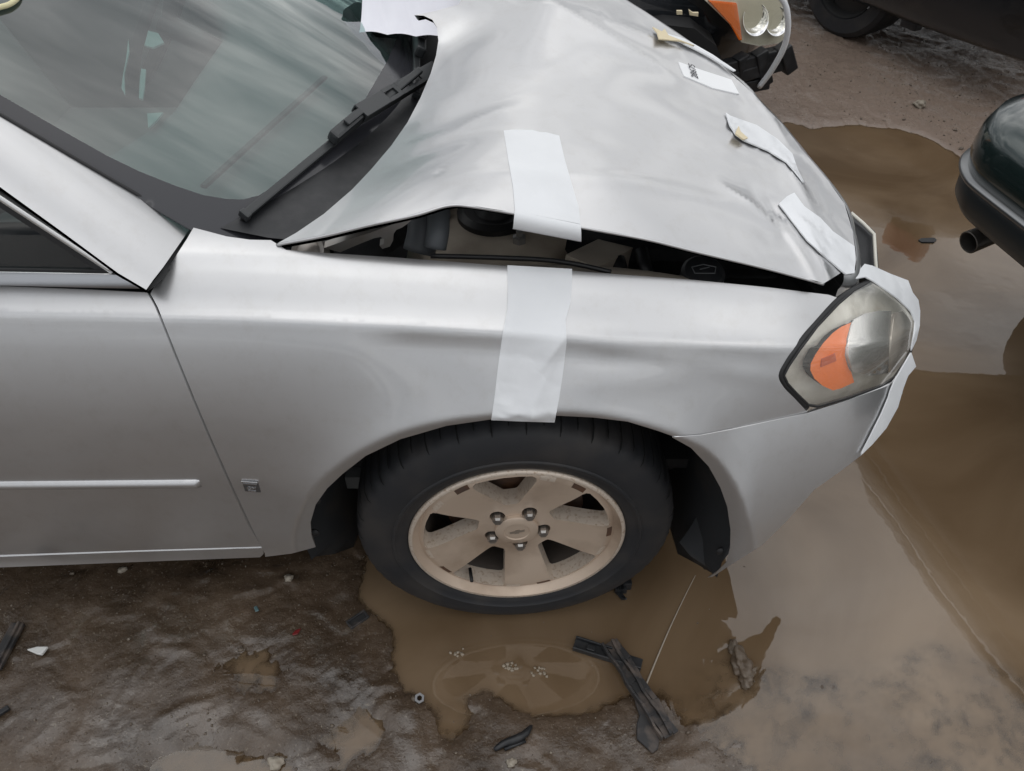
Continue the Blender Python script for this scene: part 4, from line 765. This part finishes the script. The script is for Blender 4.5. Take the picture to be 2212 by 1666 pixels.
e2 = cast(lambda P: F_th(P), [(u, 456+(u-1113)/141*29) for u in np.linspace(1112, 1254, 26)]); rows = []
for t in np.linspace(0, 1, 12):
    a = t*R(175); rows.append(e2+np.stack([np.linspace(-.004, .003, 26)*t, -np.full(26, .012)*np.sin(a), -np.full(26, .013)*(1-np.cos(a))-.006*t], -1))
grid('tape_flap', rows, TAPE, t1)
# tapes wrapped over the crumpled front edge
def ht(poly, off=.003, k=1, amp=.003, name='tape_strip', lab=None, F=F_hood, m=TAPE):
    return panel(name, poly, lambda P: F(P)-off-amp*np.abs(fbm(P[:, 0]*22, P[:, 1]*22, 2, k)), m, CAR, sp=7, thick=.003, label=lab)
ht([(1568,243),(1578,250),(1635,270),(1680,300),(1712,332),(1722,362),(1738,395),(1720,372),(1700,350),(1660,325),(1606,302),(1590,290),(1577,270)], .004, 3, .004, lab='torn white tape strip over the upper front corner of the hood')
ht([(1683,440),(1700,424),(1716,416),(1738,446),(1772,470),(1800,500),(1846,532),(1848,560),(1846,590),(1828,592),(1790,560),(1745,520),(1712,478)], .004, 5, .004, lab='crumpled white tape strip across the torn front edge of the hood')
TORN = mat('torn_tape_back', (.72, .62, .42), .6)
for pl, kk in (([(1589,288),(1596,272),(1600,284),(1616,298),(1606,301)], 1), ([(1410,58),(1418,62),(1430,68),(1436,62),(1444,76),(1500,98),(1470,88),(1424,84),(1420,70)], 2)):
    ht(pl, .010, kk, .004, 'torn_tape_edge', None, F_hood, TORN)
ht([(1409,58),(1414,63),(1440,72),(1480,84),(1540,118),(1590,152),(1585,153),(1530,120),(1470,90),(1425,74)], .006, 9, .003, lab='thin white tape strip along the hood ridge')
# tape over the headlight
def F_ht(P): return F_head(P)-.006-.003*np.abs(fbm(P[:, 0]*18, P[:, 2]*18, 2, 4))
panel('tape_strip', [(1849,602),(1855,585),(1868,570),(1885,574),(1925,592),(1962,606),(1972,632),(1984,648),(1988,672),(1987,704),(1980,735),(1969,758),(1976,720),(1978,694),(1968,672),(1940,645),(1912,624),(1888,607),(1870,598)], F_ht, TAPE, CAR, sp=7, thick=.003, label='white tape strip folded over the top of the headlight')
panel('tape_strip', [(1969,762),(1975,780),(1979,792),(1962,812),(1952,838),(1940,880),(1915,925),(1885,960),(1860,984),(1880,945),(1905,895),(1920,860),(1924,846),(1934,822)], lambda P: F_bump(P)-.007-.002*np.abs(fbm(P[:, 0]*18, P[:, 2]*18, 2, 6)), TAPE, CAR, sp=7, thick=.003, label='white tape strip peeling off the bumper corner below the headlight')
# label on the hood, number beside a blank field
st = [(1465,133),(1512,150),(1580,172),(1597,203),(1540,190),(1478,164)]
LAB = mat('white_label', (.86, .87, .88), .35)
stk = ht(st, .0022, 2, 0, 'stock_label', 'white paper label with number 28675 on the hood front', F_hood, LAB)
def text_on(F, txt, cpx, xdir_px, size, m, parent, off):
    P, n = surf_pts([cpx, (cpx[0]+xdir_px[0], cpx[1]+xdir_px[1])], off, F); o = Vector(P[0]); n_ = Vector(n[0]); x = Vector(P[1])-o; x = (x-n_*x.dot(n_)).normalized(); y = n_.cross(x)
    c = bpy.data.curves.new('label_number', 'FONT'); c.body = txt; c.size = size; c.align_x = 'CENTER'; c.align_y = 'CENTER'; c.extrude = .0002; c.materials.append(m)
    ob = textmesh(c, 'label_number', m); ob.matrix_world = Matrix.Translation(o) @ Matrix((x, y, n_)).transposed().to_4x4(); link(ob, parent)
INK = mat('black_ink', (.02, .02, .03), .5)
text_on(F_hood, '28675', (1496,157), (-4, -14), .024, INK, stk, .0042)
# white plastic film tied over the far half of the hood
def film():
    us = np.linspace(0, 1, 90); vsn = np.linspace(0, 1, 40); rows = []
    for b in vsn:
        row = []
        for a in us:
            x_ = -.37+a*.43; y_ = .97+b*.70-.03*math.sin(a*3); z_ = 1.025+.10*float(sm(np.array(b*3.0)))-.10*max(0, b-.55)**1.5*2
            z_ += .012*abs(math.sin((a*5+b*2.2)*4))*(.4+.6*b); row.append((x_, y_, z_))
        rows.append(row)
    return rows
grid('plastic_film', film(), mat('white_film', (.78, .78, .84), .22, 0, .5), CAR, label='wrinkled white plastic film over the far half of the hood')

# ================================================================== yellow cord on the windshield
cp, cn = surf_pts([(-140,70),(-60,40),(0,22),(20,16),(34,6),(42,-6),(44,-30),(40,-80),(10,-150)], .006, F_ws); bm = bmesh.new(); tube(bm, spline(cp, 40), .0045, 8)
bmobj('yellow_cord', bm, mat('yellow_cord', (.74, .68, .42), .5), None, True, label='pale yellow cord lying on the silver sedan windshield', cat='cord')

# ================================================================== other cars
def shell(stations, n=10):
    """half profile lofted along x: (x, half width, z bottom, z belt, z top, top half width)"""
    rows = []
    for (x, hw, zb, zl, zt, tw) in stations:
        h = [(hw*.80, zb), (hw*.95, zb+.03), (hw*.99, zb+.12), (hw, (zb+zl)*.5), (hw*.985, zl-.06), (hw*.955, zl), (tw+(hw*.955-tw)*.45, zl+(zt-zl)*.55), (tw, zt-.03*(zt > zl+.1)), (tw*.7, zt+.012), (0, zt+.02)]
        h = spline(h, 26); row = [(x, -p[0], p[1]) for p in h]+[(x, p[0], p[1]) for p in h[::-1][1:]]; rows.append(row)
    return rows
def simple_wheel(parent, x, y, r=.33, w=.21, side=-1):
    wr = empty('wheel', (x, y, r), parent=parent); ax = (0, side, 0)
    bm = bmesh.new(); lathe(bm, [(.20, -w), (.29, -w), (r*.985, -w*.9), (r, -w*.6), (r, -w*.25), (r*.98, -.01), (.29, .008), (.22, .004), (.21, -.02)], (0, 0, 0), ax, 60); bmobj('tyre', bm, TYRE, wr, True, 40)
    bm = bmesh.new(); lathe(bm, [(.212, -.002), (.205, -.012), (.19, -.05), (.06, -.02), (.0, -.018)], (0, 0, 0), ax, 40); bmobj('rim', bm, GREYM, wr, True, 40); return wr
BLK = mat('black_car_paint', (.016, .019, .024), .25, .3, .5, .9)
GRN = mat('dark_green_paint', (.018, .032, .031), .22, .35, .5, .9)
DRK = mat('dark_blue_paint', (.016, .018, .022), .28, .3, .5, .8, (4, (.04, .036, .032), .5, .75))

# ---- black car beyond the silver one (front corner in view)
B = empty('black_car', (0, 0, 0), label='black car with bare front end and clear headlight beyond the silver sedan', cat='car')
BX, BY = 1.06, 2.12
bs = [(BX-.02, .60, .42, .66, .74, .55), (BX-.12, .74, .36, .72, .80, .62), (BX-.35, .84, .34, .78, .86, .68), (BX-.8, .89, .30, .84, .93, .70), (BX-1.35, .90, .28, .90, .99, .70), (BX-1.7, .90, .28, .93, 1.12, .66), (BX-2.3, .90, .28, .95, 1.42, .58), (BX-3.2, .90, .28, .96, 1.44, .56), (BX-4.0, .88, .30, .98, 1.10, .62), (BX-4.5, .84, .34, .96, 1.02, .64), (BX-4.7, .70, .40, .80, .92, .6)]
P_ = np.array(shell(bs)); P_[:, :, 1] += BY+.90; 
grid('body_shell', P_, BLK, B)
def bq(u, v, y): return np.array(at_y(u, v, y))
# headlight: housing, amber corner, clear lens with lamps
def flatpoly(name, px, y, dirv, m, parent, th=.02, bev=0):
    P3 = np.array([at_y(u, v, y(u, v) if callable(y) else y) for u, v in px]); bm = bmesh.new(); vs = [bm.verts.new(p) for p in P3]; f_ = bm.faces.new(vs)
    if not th:
        bm.normal_update()
        if f_.normal.y > 0: bmesh.ops.reverse_faces(bm, faces=[f_])
        me = bpy.data.meshes.new(name); bm.to_mesh(me); bm.free(); me.materials.append(m); return link(bpy.data.objects.new(name, me), parent)
    g_ = bmesh.ops.extrude_face_region(bm, geom=[f_]); bmesh.ops.translate(bm, verts=[v for v in g_['geom'] if isinstance(v, bmesh.types.BMVert)], vec=Vector(dirv)*th)
    if bev: bmesh.ops.bevel(bm, geom=list(bm.edges), offset=bev, segments=2, affect='EDGES')
    bmesh.ops.triangulate(bm, faces=[f for f in bm.faces if len(f.verts) > 4]); return bmobj(name, bm, m, parent)
yb = lambda u, v: 2.02+.0010*(u-1530)
bh = flatpoly('headlight', [(1522,0),(1540,-12),(1700,-12),(1704,30),(1698,92),(1640,100),(1602,92),(1575,52)], lambda u, v: yb(u, v)+.03, (0, 1, .0), mat('lamp_housing', (.75, .72, .62), .3, .1), B, .12)
flatpoly('turn_signal', [(1530,2),(1592,8),(1604,88),(1596,88),(1578,54)], lambda u, v: yb(u, v)+.018, (0, 1, 0), AMBER, bh, .02, .003)
flatpoly('lens', [(1526,0),(1542,-10),(1698,-10),(1701,30),(1696,90),(1640,97),(1604,90),(1578,52)], yb, (0, 1, 0), glass('clear_lens', (.97, .96, .9), .06, .10, (.6, .6, .5)), bh, 0)
for uu, vv, rr in ((1630,40,.055), (1675,44,.05)):
    c = Vector(bq(uu, vv, yb(uu, vv)+.028)); bm = bmesh.new(); lathe(bm, [(0, -.03), (rr*.4, -.028), (rr*.8, -.012), (rr, .004), (rr*1.06, .004)], c-Vector((0, .012, 0)), (.35, -.8, .45), 28); bmobj('lamp_bowl', bm, CHROME, bh, True)
flatpoly('wheel_well', [(1384,60),(1440,54),(1500,62),(1548,100),(1560,130),(1500,180),(1440,150)], 2.06, (0, 1, 0), DARK, B, .3)
bm = bmesh.new()
for p0, p1, w_ in (((1550,150),(1700,112),.05),((1560,172),(1712,128),.05),((1600,120),(1604,190),.05),((1640,110),(1652,180),.05),((1690,100),(1704,150),.06),((1590,190),(1660,176),.04)):
    bar(bm, bq(*p0, 2.10), bq(*p1, 2.12), w_, .05, (0, 0, 1), .006)
bmobj('bumper_bracket', bm, BLACKP, B)
bm = bmesh.new(); tube(bm, spline([bq(1660,-20,2.0), bq(1692,2,2.0), bq(1702,40,2.0), bq(1696,95,2.02), bq(1668,150,2.05), bq(1640,188,2.08)], 30), .011, 6); bmobj('tape_strap', bm, TAPE, B, True)
flatpoly('torn_tape', [(1462,24),(1474,24),(1474,32),(1462,32)], 1.98, (0, 1, 0), TORN, B, .01)
flatpoly('torn_tape', [(1488,22),(1497,28),(1509,28),(1508,36),(1490,33)], 1.98, (0, 1, 0), TORN, B, .01)
simple_wheel(B, BX-.95, BY+.04); simple_wheel(B, BX-3.75, BY+.04)

# ---- dark green car nose to tail in front: rear bumper corner and exhaust in view
DLOC, DROT = Vector((1.505, .45, 0)), R(15)
D = empty('green_sedan', DLOC, DROT, label='dark green sedan rear with bright bumper strip and exhaust tip', cat='car')
DX, DYc, DW = 0, 0, .90
def outline(d, rear=0., rc=.26, n=12):
    x0 = DX+d+rear; y1 = DYc+DW-d; y0 = DYc-DW+d; pts = [(DX+2.2, y1), (x0+rc+.6, y1), (x0+rc, y1-.01)]
    pts += [(x0+rc-rc*math.sin(a), y1-.01-rc+rc*math.cos(a)) for a in np.linspace(0, R(78), n)]
    q = pts[::-1]; m_ = [(p[0], 2*DYc-p[1]) for p in pts]
    mid = [(x0-.005, DYc+DW*.45), (x0-.02, DYc), (x0-.005, DYc-DW*.45)]
    return spline(pts+mid+m_[::-1], 110)
def level(lv): return [np.c_[outline(d, r), np.full(110, z)] for d, r, z in lv]
grid('bumper_lower', level([(.10, .10, .405), (.03, .03, .412), (.01, .012, .430), (.0, .004, .46), (.0, 0, .50), (.004, .002, .535), (.010, .008, .540)]), mat('dark_bumper_plastic', (.022, .026, .028), .38), D)
grid('bumper_cover', level([(.010, .008, .545), (.004, 0, .552), (.0, -.004, .60), (.002, 0, .66), (.012, .015, .705), (.04, .06, .725), (.07, .11, .73)]), GRN, D)
grid('bumper_strip', level([(.012, .008, .532), (-.006, -.006, .536), (-.008, -.008, .545), (-.006, -.006, .552), (.012, .008, .556)]), mat('dull_strip', (.20, .205, .21), .3, .8), D)
grid('trunk_body', level([(.06, .10, .70), (.035, .09, .76), (.03, .09, .85), (.05, .10, .93), (.10, .14, .985), (.2, .22, 1.01), (.40, .40, 1.02), (.6, .6, 1.03)]), GRN, D)
grid('under_panel', level([(.10, .10, .407), (.2, .25, .39), (.5, .5, .38)]), DARK, D)
ds = [(DX+1.0, .88, .30, .93, 1.02, .60), (DX+1.4, .90, .28, .95, 1.2, .58), (DX+1.9, .90, .28, .95, 1.42, .56), (DX+2.8, .90, .28, .94, 1.43, .56), (DX+3.5, .90, .28, .92, 1.05, .62), (DX+4.4, .86, .3, .80, .88, .62), (DX+4.8, .7, .4, .62, .7, .5)]
P_ = np.array(shell(ds)); P_[:, :, 1] += DYc; grid('body_shell', P_, GRN, D)
tl = level([(.025, .085, .77), (.022, .082, .80), (.022, .082, .86), (.03, .088, .89)]); tl = [t[8:34] for t in tl]; grid('tail_light', [t+np.array([-.012, .006, 0]) for t in tl], REDL, D)
ex = Matrix.Rotation(-DROT, 4, 'Z') @ (Vector(at_z(2092, 524, .33))-DLOC); bm = bmesh.new(); lathe(bm, [(.026, -.30), (.034, -.10), (.036, .0), (.034, .002), (.031, .0), (.030, -.10), (.0, -.10)], ex, (-.97, -.1, -.16), 30); bmobj('exhaust_pipe', bm, mat('sooty_steel', (.13, .12, .11), .45, .7, .5, 0, (14, (.05, .045, .04), .45, .7)), D, True, 40)
bm = bmesh.new(); bar(bm, ex+Vector((.05, .01, .03)), ex+Vector((.12, .03, .10)), .04, .02); bmobj('exhaust_hanger', bm, GASKET, D)
simple_wheel(D, DX+1.05, DYc+.86, side=1); simple_wheel(D, DX+1.05, DYc-.86); 

# ---- dark car further back on the right
Cc = empty('dark_car', (1.93, 3.36, 0), R(-60.4), label='dark scuffed car with a low bumper behind the puddle', cat='car')
cs = [(-.55, .80, .24, .62, .66, .6), (-.5, .86, .22, .66, .78, .66), (-.25, .90, .22, .72, .92, .70), (.1, .90, .21, .80, 1.02, .70), (.6, .91, .21, .90, 1.08, .68), (1.2, .91, .22, .95, 1.12, .66), (2.0, .91, .24, .97, 1.45, .58), (3.1, .9, .26, .97, 1.48, .56), (3.9, .86, .34, .92, 1.05, .6), (4.1, .7, .42, .8, .9, .5)]
P_ = np.array(shell([(.32-x, *r) for x, *r in cs])); P_[:, :, 1] += .91; grid('body_shell', P_, DRK, Cc)
bm = bmesh.new(); box(bm, (.55, .10, .86), (.26, .10, .15), None, .03, 2); bmobj('tail_light', bm, REDL, Cc)
_cw = simple_wheel(Cc, -.36, .10, .32)
for o_ in _cw.children:
    if o_.name.startswith('rim'): o_.data.materials[0] = mat('dark_rim', (.03, .03, .03), .6)  # rim recoloured much darker on this wheel
bm = bmesh.new(); box(bm, (.10, .12, .205), (.10, .06, .04), None, .01); bmobj('jacking_tab', bm, BLACKP, Cc)

# ================================================================== debris on the ground
def drop(name, pts3, m, label, cat, bm=None, group=None, smooth=False, angle=None):
    c = np.mean([tuple(v.co) for v in bm.verts], 0); zmin = min(v.co.z for v in bm.verts); o = Vector((c[0], c[1], zmin))
    for v in bm.verts: v.co -= o
    ob = bmobj(name, bm, m, None, smooth, angle, label=label, cat=cat, group=group); ob.location = o; return ob
def g3(u, v, dz=0, z0=.006): p = ground_at(u, v, z0); return Vector((p[0], p[1], max(GZ(p[0], p[1]), -.002)+dz))
MUDP = mat('muddy_plastic', (.030, .029, .030), .5, 0, .5, 0, (26, (.12, .095, .08), .5, .68), (60, .3, .002))
# long channel strip with pale edges
a = g3(1312,1392,.012); b = g3(1440,1600,.014); x, y, z = frame(b-a); bm = bmesh.new()
for off, w_, h_, lift in ((-.014, .006, .016, .008), (0, .018, .006, .0), (.010, .007, .012, .006), (.020, .014, .006, .002)):
    n_ = 9; prev = None
    for i in range(n_):
        p0 = a+(b-a)*(i/n_)+x*(off+.0025*math.sin(i*1.7+off*200)); p1 = a+(b-a)*((i+1)/n_)+x*(off+.0025*math.sin((i+1)*1.7+off*200)); bar(bm, p0+y*lift, p1+y*lift, w_*(1+.12*math.sin(i*2.3)), h_, (0, 0, 1), .0012)
drop('trim_strip', None, MUDP, 'long broken black trim strip lying half in the puddle', 'plastic strip', bm)
# shovel shaped plate
def plate(px, th, name, m, label, cat, group=None, dz=.004, tilt=0, bev=.0015):
    P3 = [g3(u, v, dz+tilt*i) for i, (u, v) in enumerate(px)]; zt = np.mean([p.z for p in P3]); bm = bmesh.new(); vs = [bm.verts.new((p.x, p.y, zt*.7+p.z*.3)) for p in P3]; f_ = bm.faces.new(vs); g_ = bmesh.ops.extrude_face_region(bm, geom=[f_]); bmesh.ops.translate(bm, verts=[v for v in g_['geom'] if isinstance(v, bmesh.types.BMVert)], vec=(0, 0, th)); bmesh.ops.bevel(bm, geom=list(bm.edges), offset=bev, segments=1, affect='EDGES'); bmesh.ops.triangulate(bm, faces=[f for f in bm.faces if len(f.verts) > 4]); return drop(name, None, m, label, cat, bm, group)
plate([(1366,1495),(1374,1488),(1392,1520),(1412,1560),(1423,1600),(1420,1622),(1408,1632),(1390,1615),(1374,1600),(1374,1570),(1380,1550),(1372,1525)], .008, 'plastic_plate', MUDP, 'mud coated black plastic plate beside the long trim strip', 'plastic piece')
a = g3(1240,1392,.008); b = g3(1386,1437,.006); x, y, z = frame(b-a); bm = bmesh.new(); bar(bm, a, b, .030, .006, (0, 0, 1), .001); bar(bm, a+x*.014+y*.006, a+(b-a)*.55+x*.014+y*.006, .005, .016); bar(bm, a-x*.013+y*.006, b-x*.010+y*.004, .006, .014); box(bm, a+(b-a)*.25+y*.006, (.014, .008, .02), (x, y, z), .002); drop('channel_clip', None, BLACKP, 'short black channel piece under the long trim strip', 'plastic piece', bm)
a = g3(-8,1450,.012); b = g3(44,1352,.012); x, y, z = frame(b-a); bm = bmesh.new(); bar(bm, a, b, .030, .010, (0, 0, 1), .002); bar(bm, a+y*.008-x*.006, b+y*.008-x*.006, .006, .010); drop('trim_bar', None, MUDP, 'black plastic bar lying on bare mud below the door', 'plastic strip', bm)
a = g3(-10,1552,.008); b = g3(22,1530,.006); bm = bmesh.new(); bar(bm, a, b, .012, .008); drop('plastic_splinter', None, BLACKP, 'small black splinter beyond the black bar on the mud', 'plastic piece', bm)
# clip by the tyre
p = g3(1340,1272,.012); bm = bmesh.new(); box(bm, p, (.030, .022, .022), None, .004); box(bm, p+Vector((.016, .006, .006)), (.022, .016, .028), None, .003); tube(bm, [p+Vector((-.004, -.01, -.006)), p+Vector((.004, -.026, -.004)), p+Vector((.010, -.034, .006))], [.008, .006, .002], 8)
for k in range(4): box(bm, p+Vector((-.013+k*.006, -.004, .012)), (.002, .018, .006))
drop('broken_clip', None, BLACKP, 'broken black plastic clip floating against the tyre', 'plastic piece', bm)
# rectangular frame clip pressed in the mud
a = g3(756,1352,.004); b = g3(790,1328,.004); x, y, z = frame(b-a); L_ = (b-a).length; bm = bmesh.new()
for s_ in (-1, 1): box(bm, (a+b)/2+x*s_*.010, (.005, .008, L_*1.1), (x, y, z), .0015); box(bm, (a+b)/2+z*s_*L_*.52, (.024, .008, .005), (x, y, z), .0015)
box(bm, (a+b)/2-y*.003, (.018, .003, L_), (x, y, z)); drop('frame_clip', None, MUDP, 'small rectangular frame clip pressed into the mud left of the tyre', 'plastic piece', bm)
p = g3(905,1508,.004); bm = bmesh.new(); lathe(bm, [(.006, 0), (.0115, 0), (.0115, .011), (.006, .011), (.006, 0)], p, (.2, -.35, .9), 6); bmobj_ = drop('steel_nut', None, mat('bright_steel', (.16, .16, .165), .25, .9), 'shiny steel nut at the edge of the puddle', 'nut', bm)
plate([(62,1408),(85,1402),(108,1402),(95,1420),(84,1418)], .008, 'white_shard', mat('white_shard', (.72, .72, .70), .5), 'white plastic shard on the mud beside the black bar', 'shard', tilt=.0008)
plate([(632,1374),(640,1365),(652,1361),(645,1374),(634,1377)], .003, 'red_shard', mat('red_shard', (.16, .012, .012), .35), 'dark red lens shard on the mud', 'shard')
plate([(549,1314),(556,1311),(561,1322),(553,1325)], .004, 'teal_chip', mat('teal_chip', (.10, .17, .18), .4), 'teal plastic chip on the mud below the fender', 'shard')
a = [g3(1068,1624,.006), g3(1090,1610,.008), g3(1115,1603,.010), g3(1135,1590,.012), g3(1148,1572,.008)]; bm = bmesh.new(); tube(bm, spline([tuple(q) for q in a], 14), [.004, .006, .007, .008, .008, .009, .009, .009, .009, .008, .008, .007, .005, .003], 8); tube(bm, [a[1]-Vector((0, .012, .002)), a[3]-Vector((0, .014, .004))], .004, 6); drop('twisted_rubber', None, BLACKP, 'twisted black rubber scrap half buried at the puddle bank', 'rubber scrap', bm, None, True)
plate([(1984,518),(1990,514),(2018,513),(2024,517),(2018,523),(1992,523)], .008, 'floating_scrap', BLACKP, 'dark scrap floating in the puddle near the exhaust', 'scrap', dz=.0)
# thin stick rising from the water
bm = bmesh.new(); tube(bm, spline([tuple(g3(1396,1478,.004)), tuple(g3(1428,1400,.004)), tuple(g3(1452,1345,.004)), tuple(g3(1478,1290,.003)), tuple(g3(1503,1240,.002))], 24), np.linspace(.0022, .0008, 24).tolist(), 6); drop('thin_stalk', None, mat('dry_stalk', (.36, .31, .25), .6), 'thin pale stalk lying across the puddle to the bumper', 'stalk', bm, None, True)
def lump(p, r, sq=(1, 1, .6), seed=0, sub=3):
    bm = bmesh.new(); bmesh.ops.create_icosphere(bm, subdivisions=sub, radius=1); rs = np.random.default_rng(seed); ph = rs.uniform(0, 6, 9)
    for v in bm.verts:
        c = v.co; k = 1+.22*math.sin(c.x*3+ph[0])*math.sin(c.y*3.3+ph[1])+.14*math.sin(c.z*6+ph[2]+c.x*5)+.10*math.sin(c.y*9+ph[3]+c.z*4); v.co = Vector((c.x*r*sq[0]*k, c.y*r*sq[1]*k, c.z*r*sq[2]*k))+Vector(p)
    return bm
MUDC = mat('mud_clod', (.105, .075, .05), .42, 0, .5, 0, (40, (.16, .13, .10), .45, .7), (120, .6, .004))
bm = lump(g3(1602,1432,.008), .030, (.7, 1.3, .6), 4, 4)
for k, (u, v) in enumerate(((1588,1402), (1612,1468), (1606,1450))): merge(bm, lump(g3(u, v, .006), .018, (.8, 1.1, .6), 9+k, 3))
drop('mud_clod', None, MUDC, 'lumpy brown clod of mud standing in the wet film', 'clod', bm, None, True)
PEB = mat('pale_pebble', (.36, .32, .26), .55, 0, .5, 0, (60, (.22, .18, .14), .4, .7))
for k, (u, v, r_, lb) in enumerate(((625,1252,.011,'pale upright pebble on the mud below the door gap'), (1105,1650,.010,'cream pebble at the puddle bank below the twisted rubber'), (595,1648,.016,'long pale stone at the near edge of the mud'), (265,1232,.010,'small pale stone in the shade of the sill'), (2160,405,.020,'stone at the edge of the far puddle'), (1985,232,.03,'pale flat stone in the shade of the dark car'))):
    drop('pebble', None, PEB, lb, 'pebble', lump(g3(u, v, r_*.35), r_, (1, .9, .7), 30+k), 'pebbles on the yard', True)
# foam bubbles on the water
FOAM = mat('pale_foam', (.30, .25, .19), .18)
for k, (u, v, n_, lb) in enumerate(((1105,1443,16,'bubbly pale foam patch in the puddle below the wheel'), (985,1411,10,'small foam patch in the puddle left of the wheel reflection'), (1165,1452,14,'flat foam patch beside the channel piece'))):
    bm = bmesh.new(); c = ground_at(u, v)
    for j in range(n_):
        q = c+np.array([rng.normal(0, .010), rng.normal(0, .005), .0005]); r_ = rng.uniform(.0018, .0045); merge(bm, lump(q, r_, (1, 1, .7), j, 2))
    drop('foam_patch', None, FOAM, lb, 'foam', bm, 'foam patches on the puddle', True)
# loose grit: nobody could count it
def grit():
    V = []; Fc = []; ico = bmesh.new(); bmesh.ops.create_icosphere(ico, subdivisions=1, radius=1); iv = np.array([v.co[:] for v in ico.verts]); fi = [[v.index for v in f.verts] for f in ico.faces]; ico.free(); b = 0
    for _ in range(4500):
        if rng.random() < .72: u, v = rng.uniform(-50, 1650), rng.uniform(1190, 1690)
        else: u, v = rng.uniform(1640, 2300), rng.uniform(60, 420)
        p = ground_at(u, v); z = GZ(p[0], p[1])
        if z < -.003 and rng.random() < .96: continue
        r = .0008*math.exp(abs(rng.normal(0, .6)))*(1.0 if v > 1000 else 2.2); k = iv*(1+rng.uniform(-.3, .3, (len(iv), 1)))*np.array([1, rng.uniform(.5, 1), rng.uniform(.4, .8)])*r; a = rng.uniform(0, 6.3); c, s = math.cos(a), math.sin(a)
        V.append(np.stack([k[:, 0]*c-k[:, 1]*s, k[:, 0]*s+k[:, 1]*c, k[:, 2]], -1)+np.array([p[0], p[1], max(z, -.001)+r*.25])); Fc += [[i+b for i in f] for f in fi]; b += len(iv)
    meshobj('loose_grit', np.concatenate(V), Fc, mat('grit', (.12, .092, .068), .35, 0, .5, 0, (90, (.28, .24, .19), .54, .66)), None, kind='stuff', label='loose grit and stone chips in the mud', cat='grit')
grit()
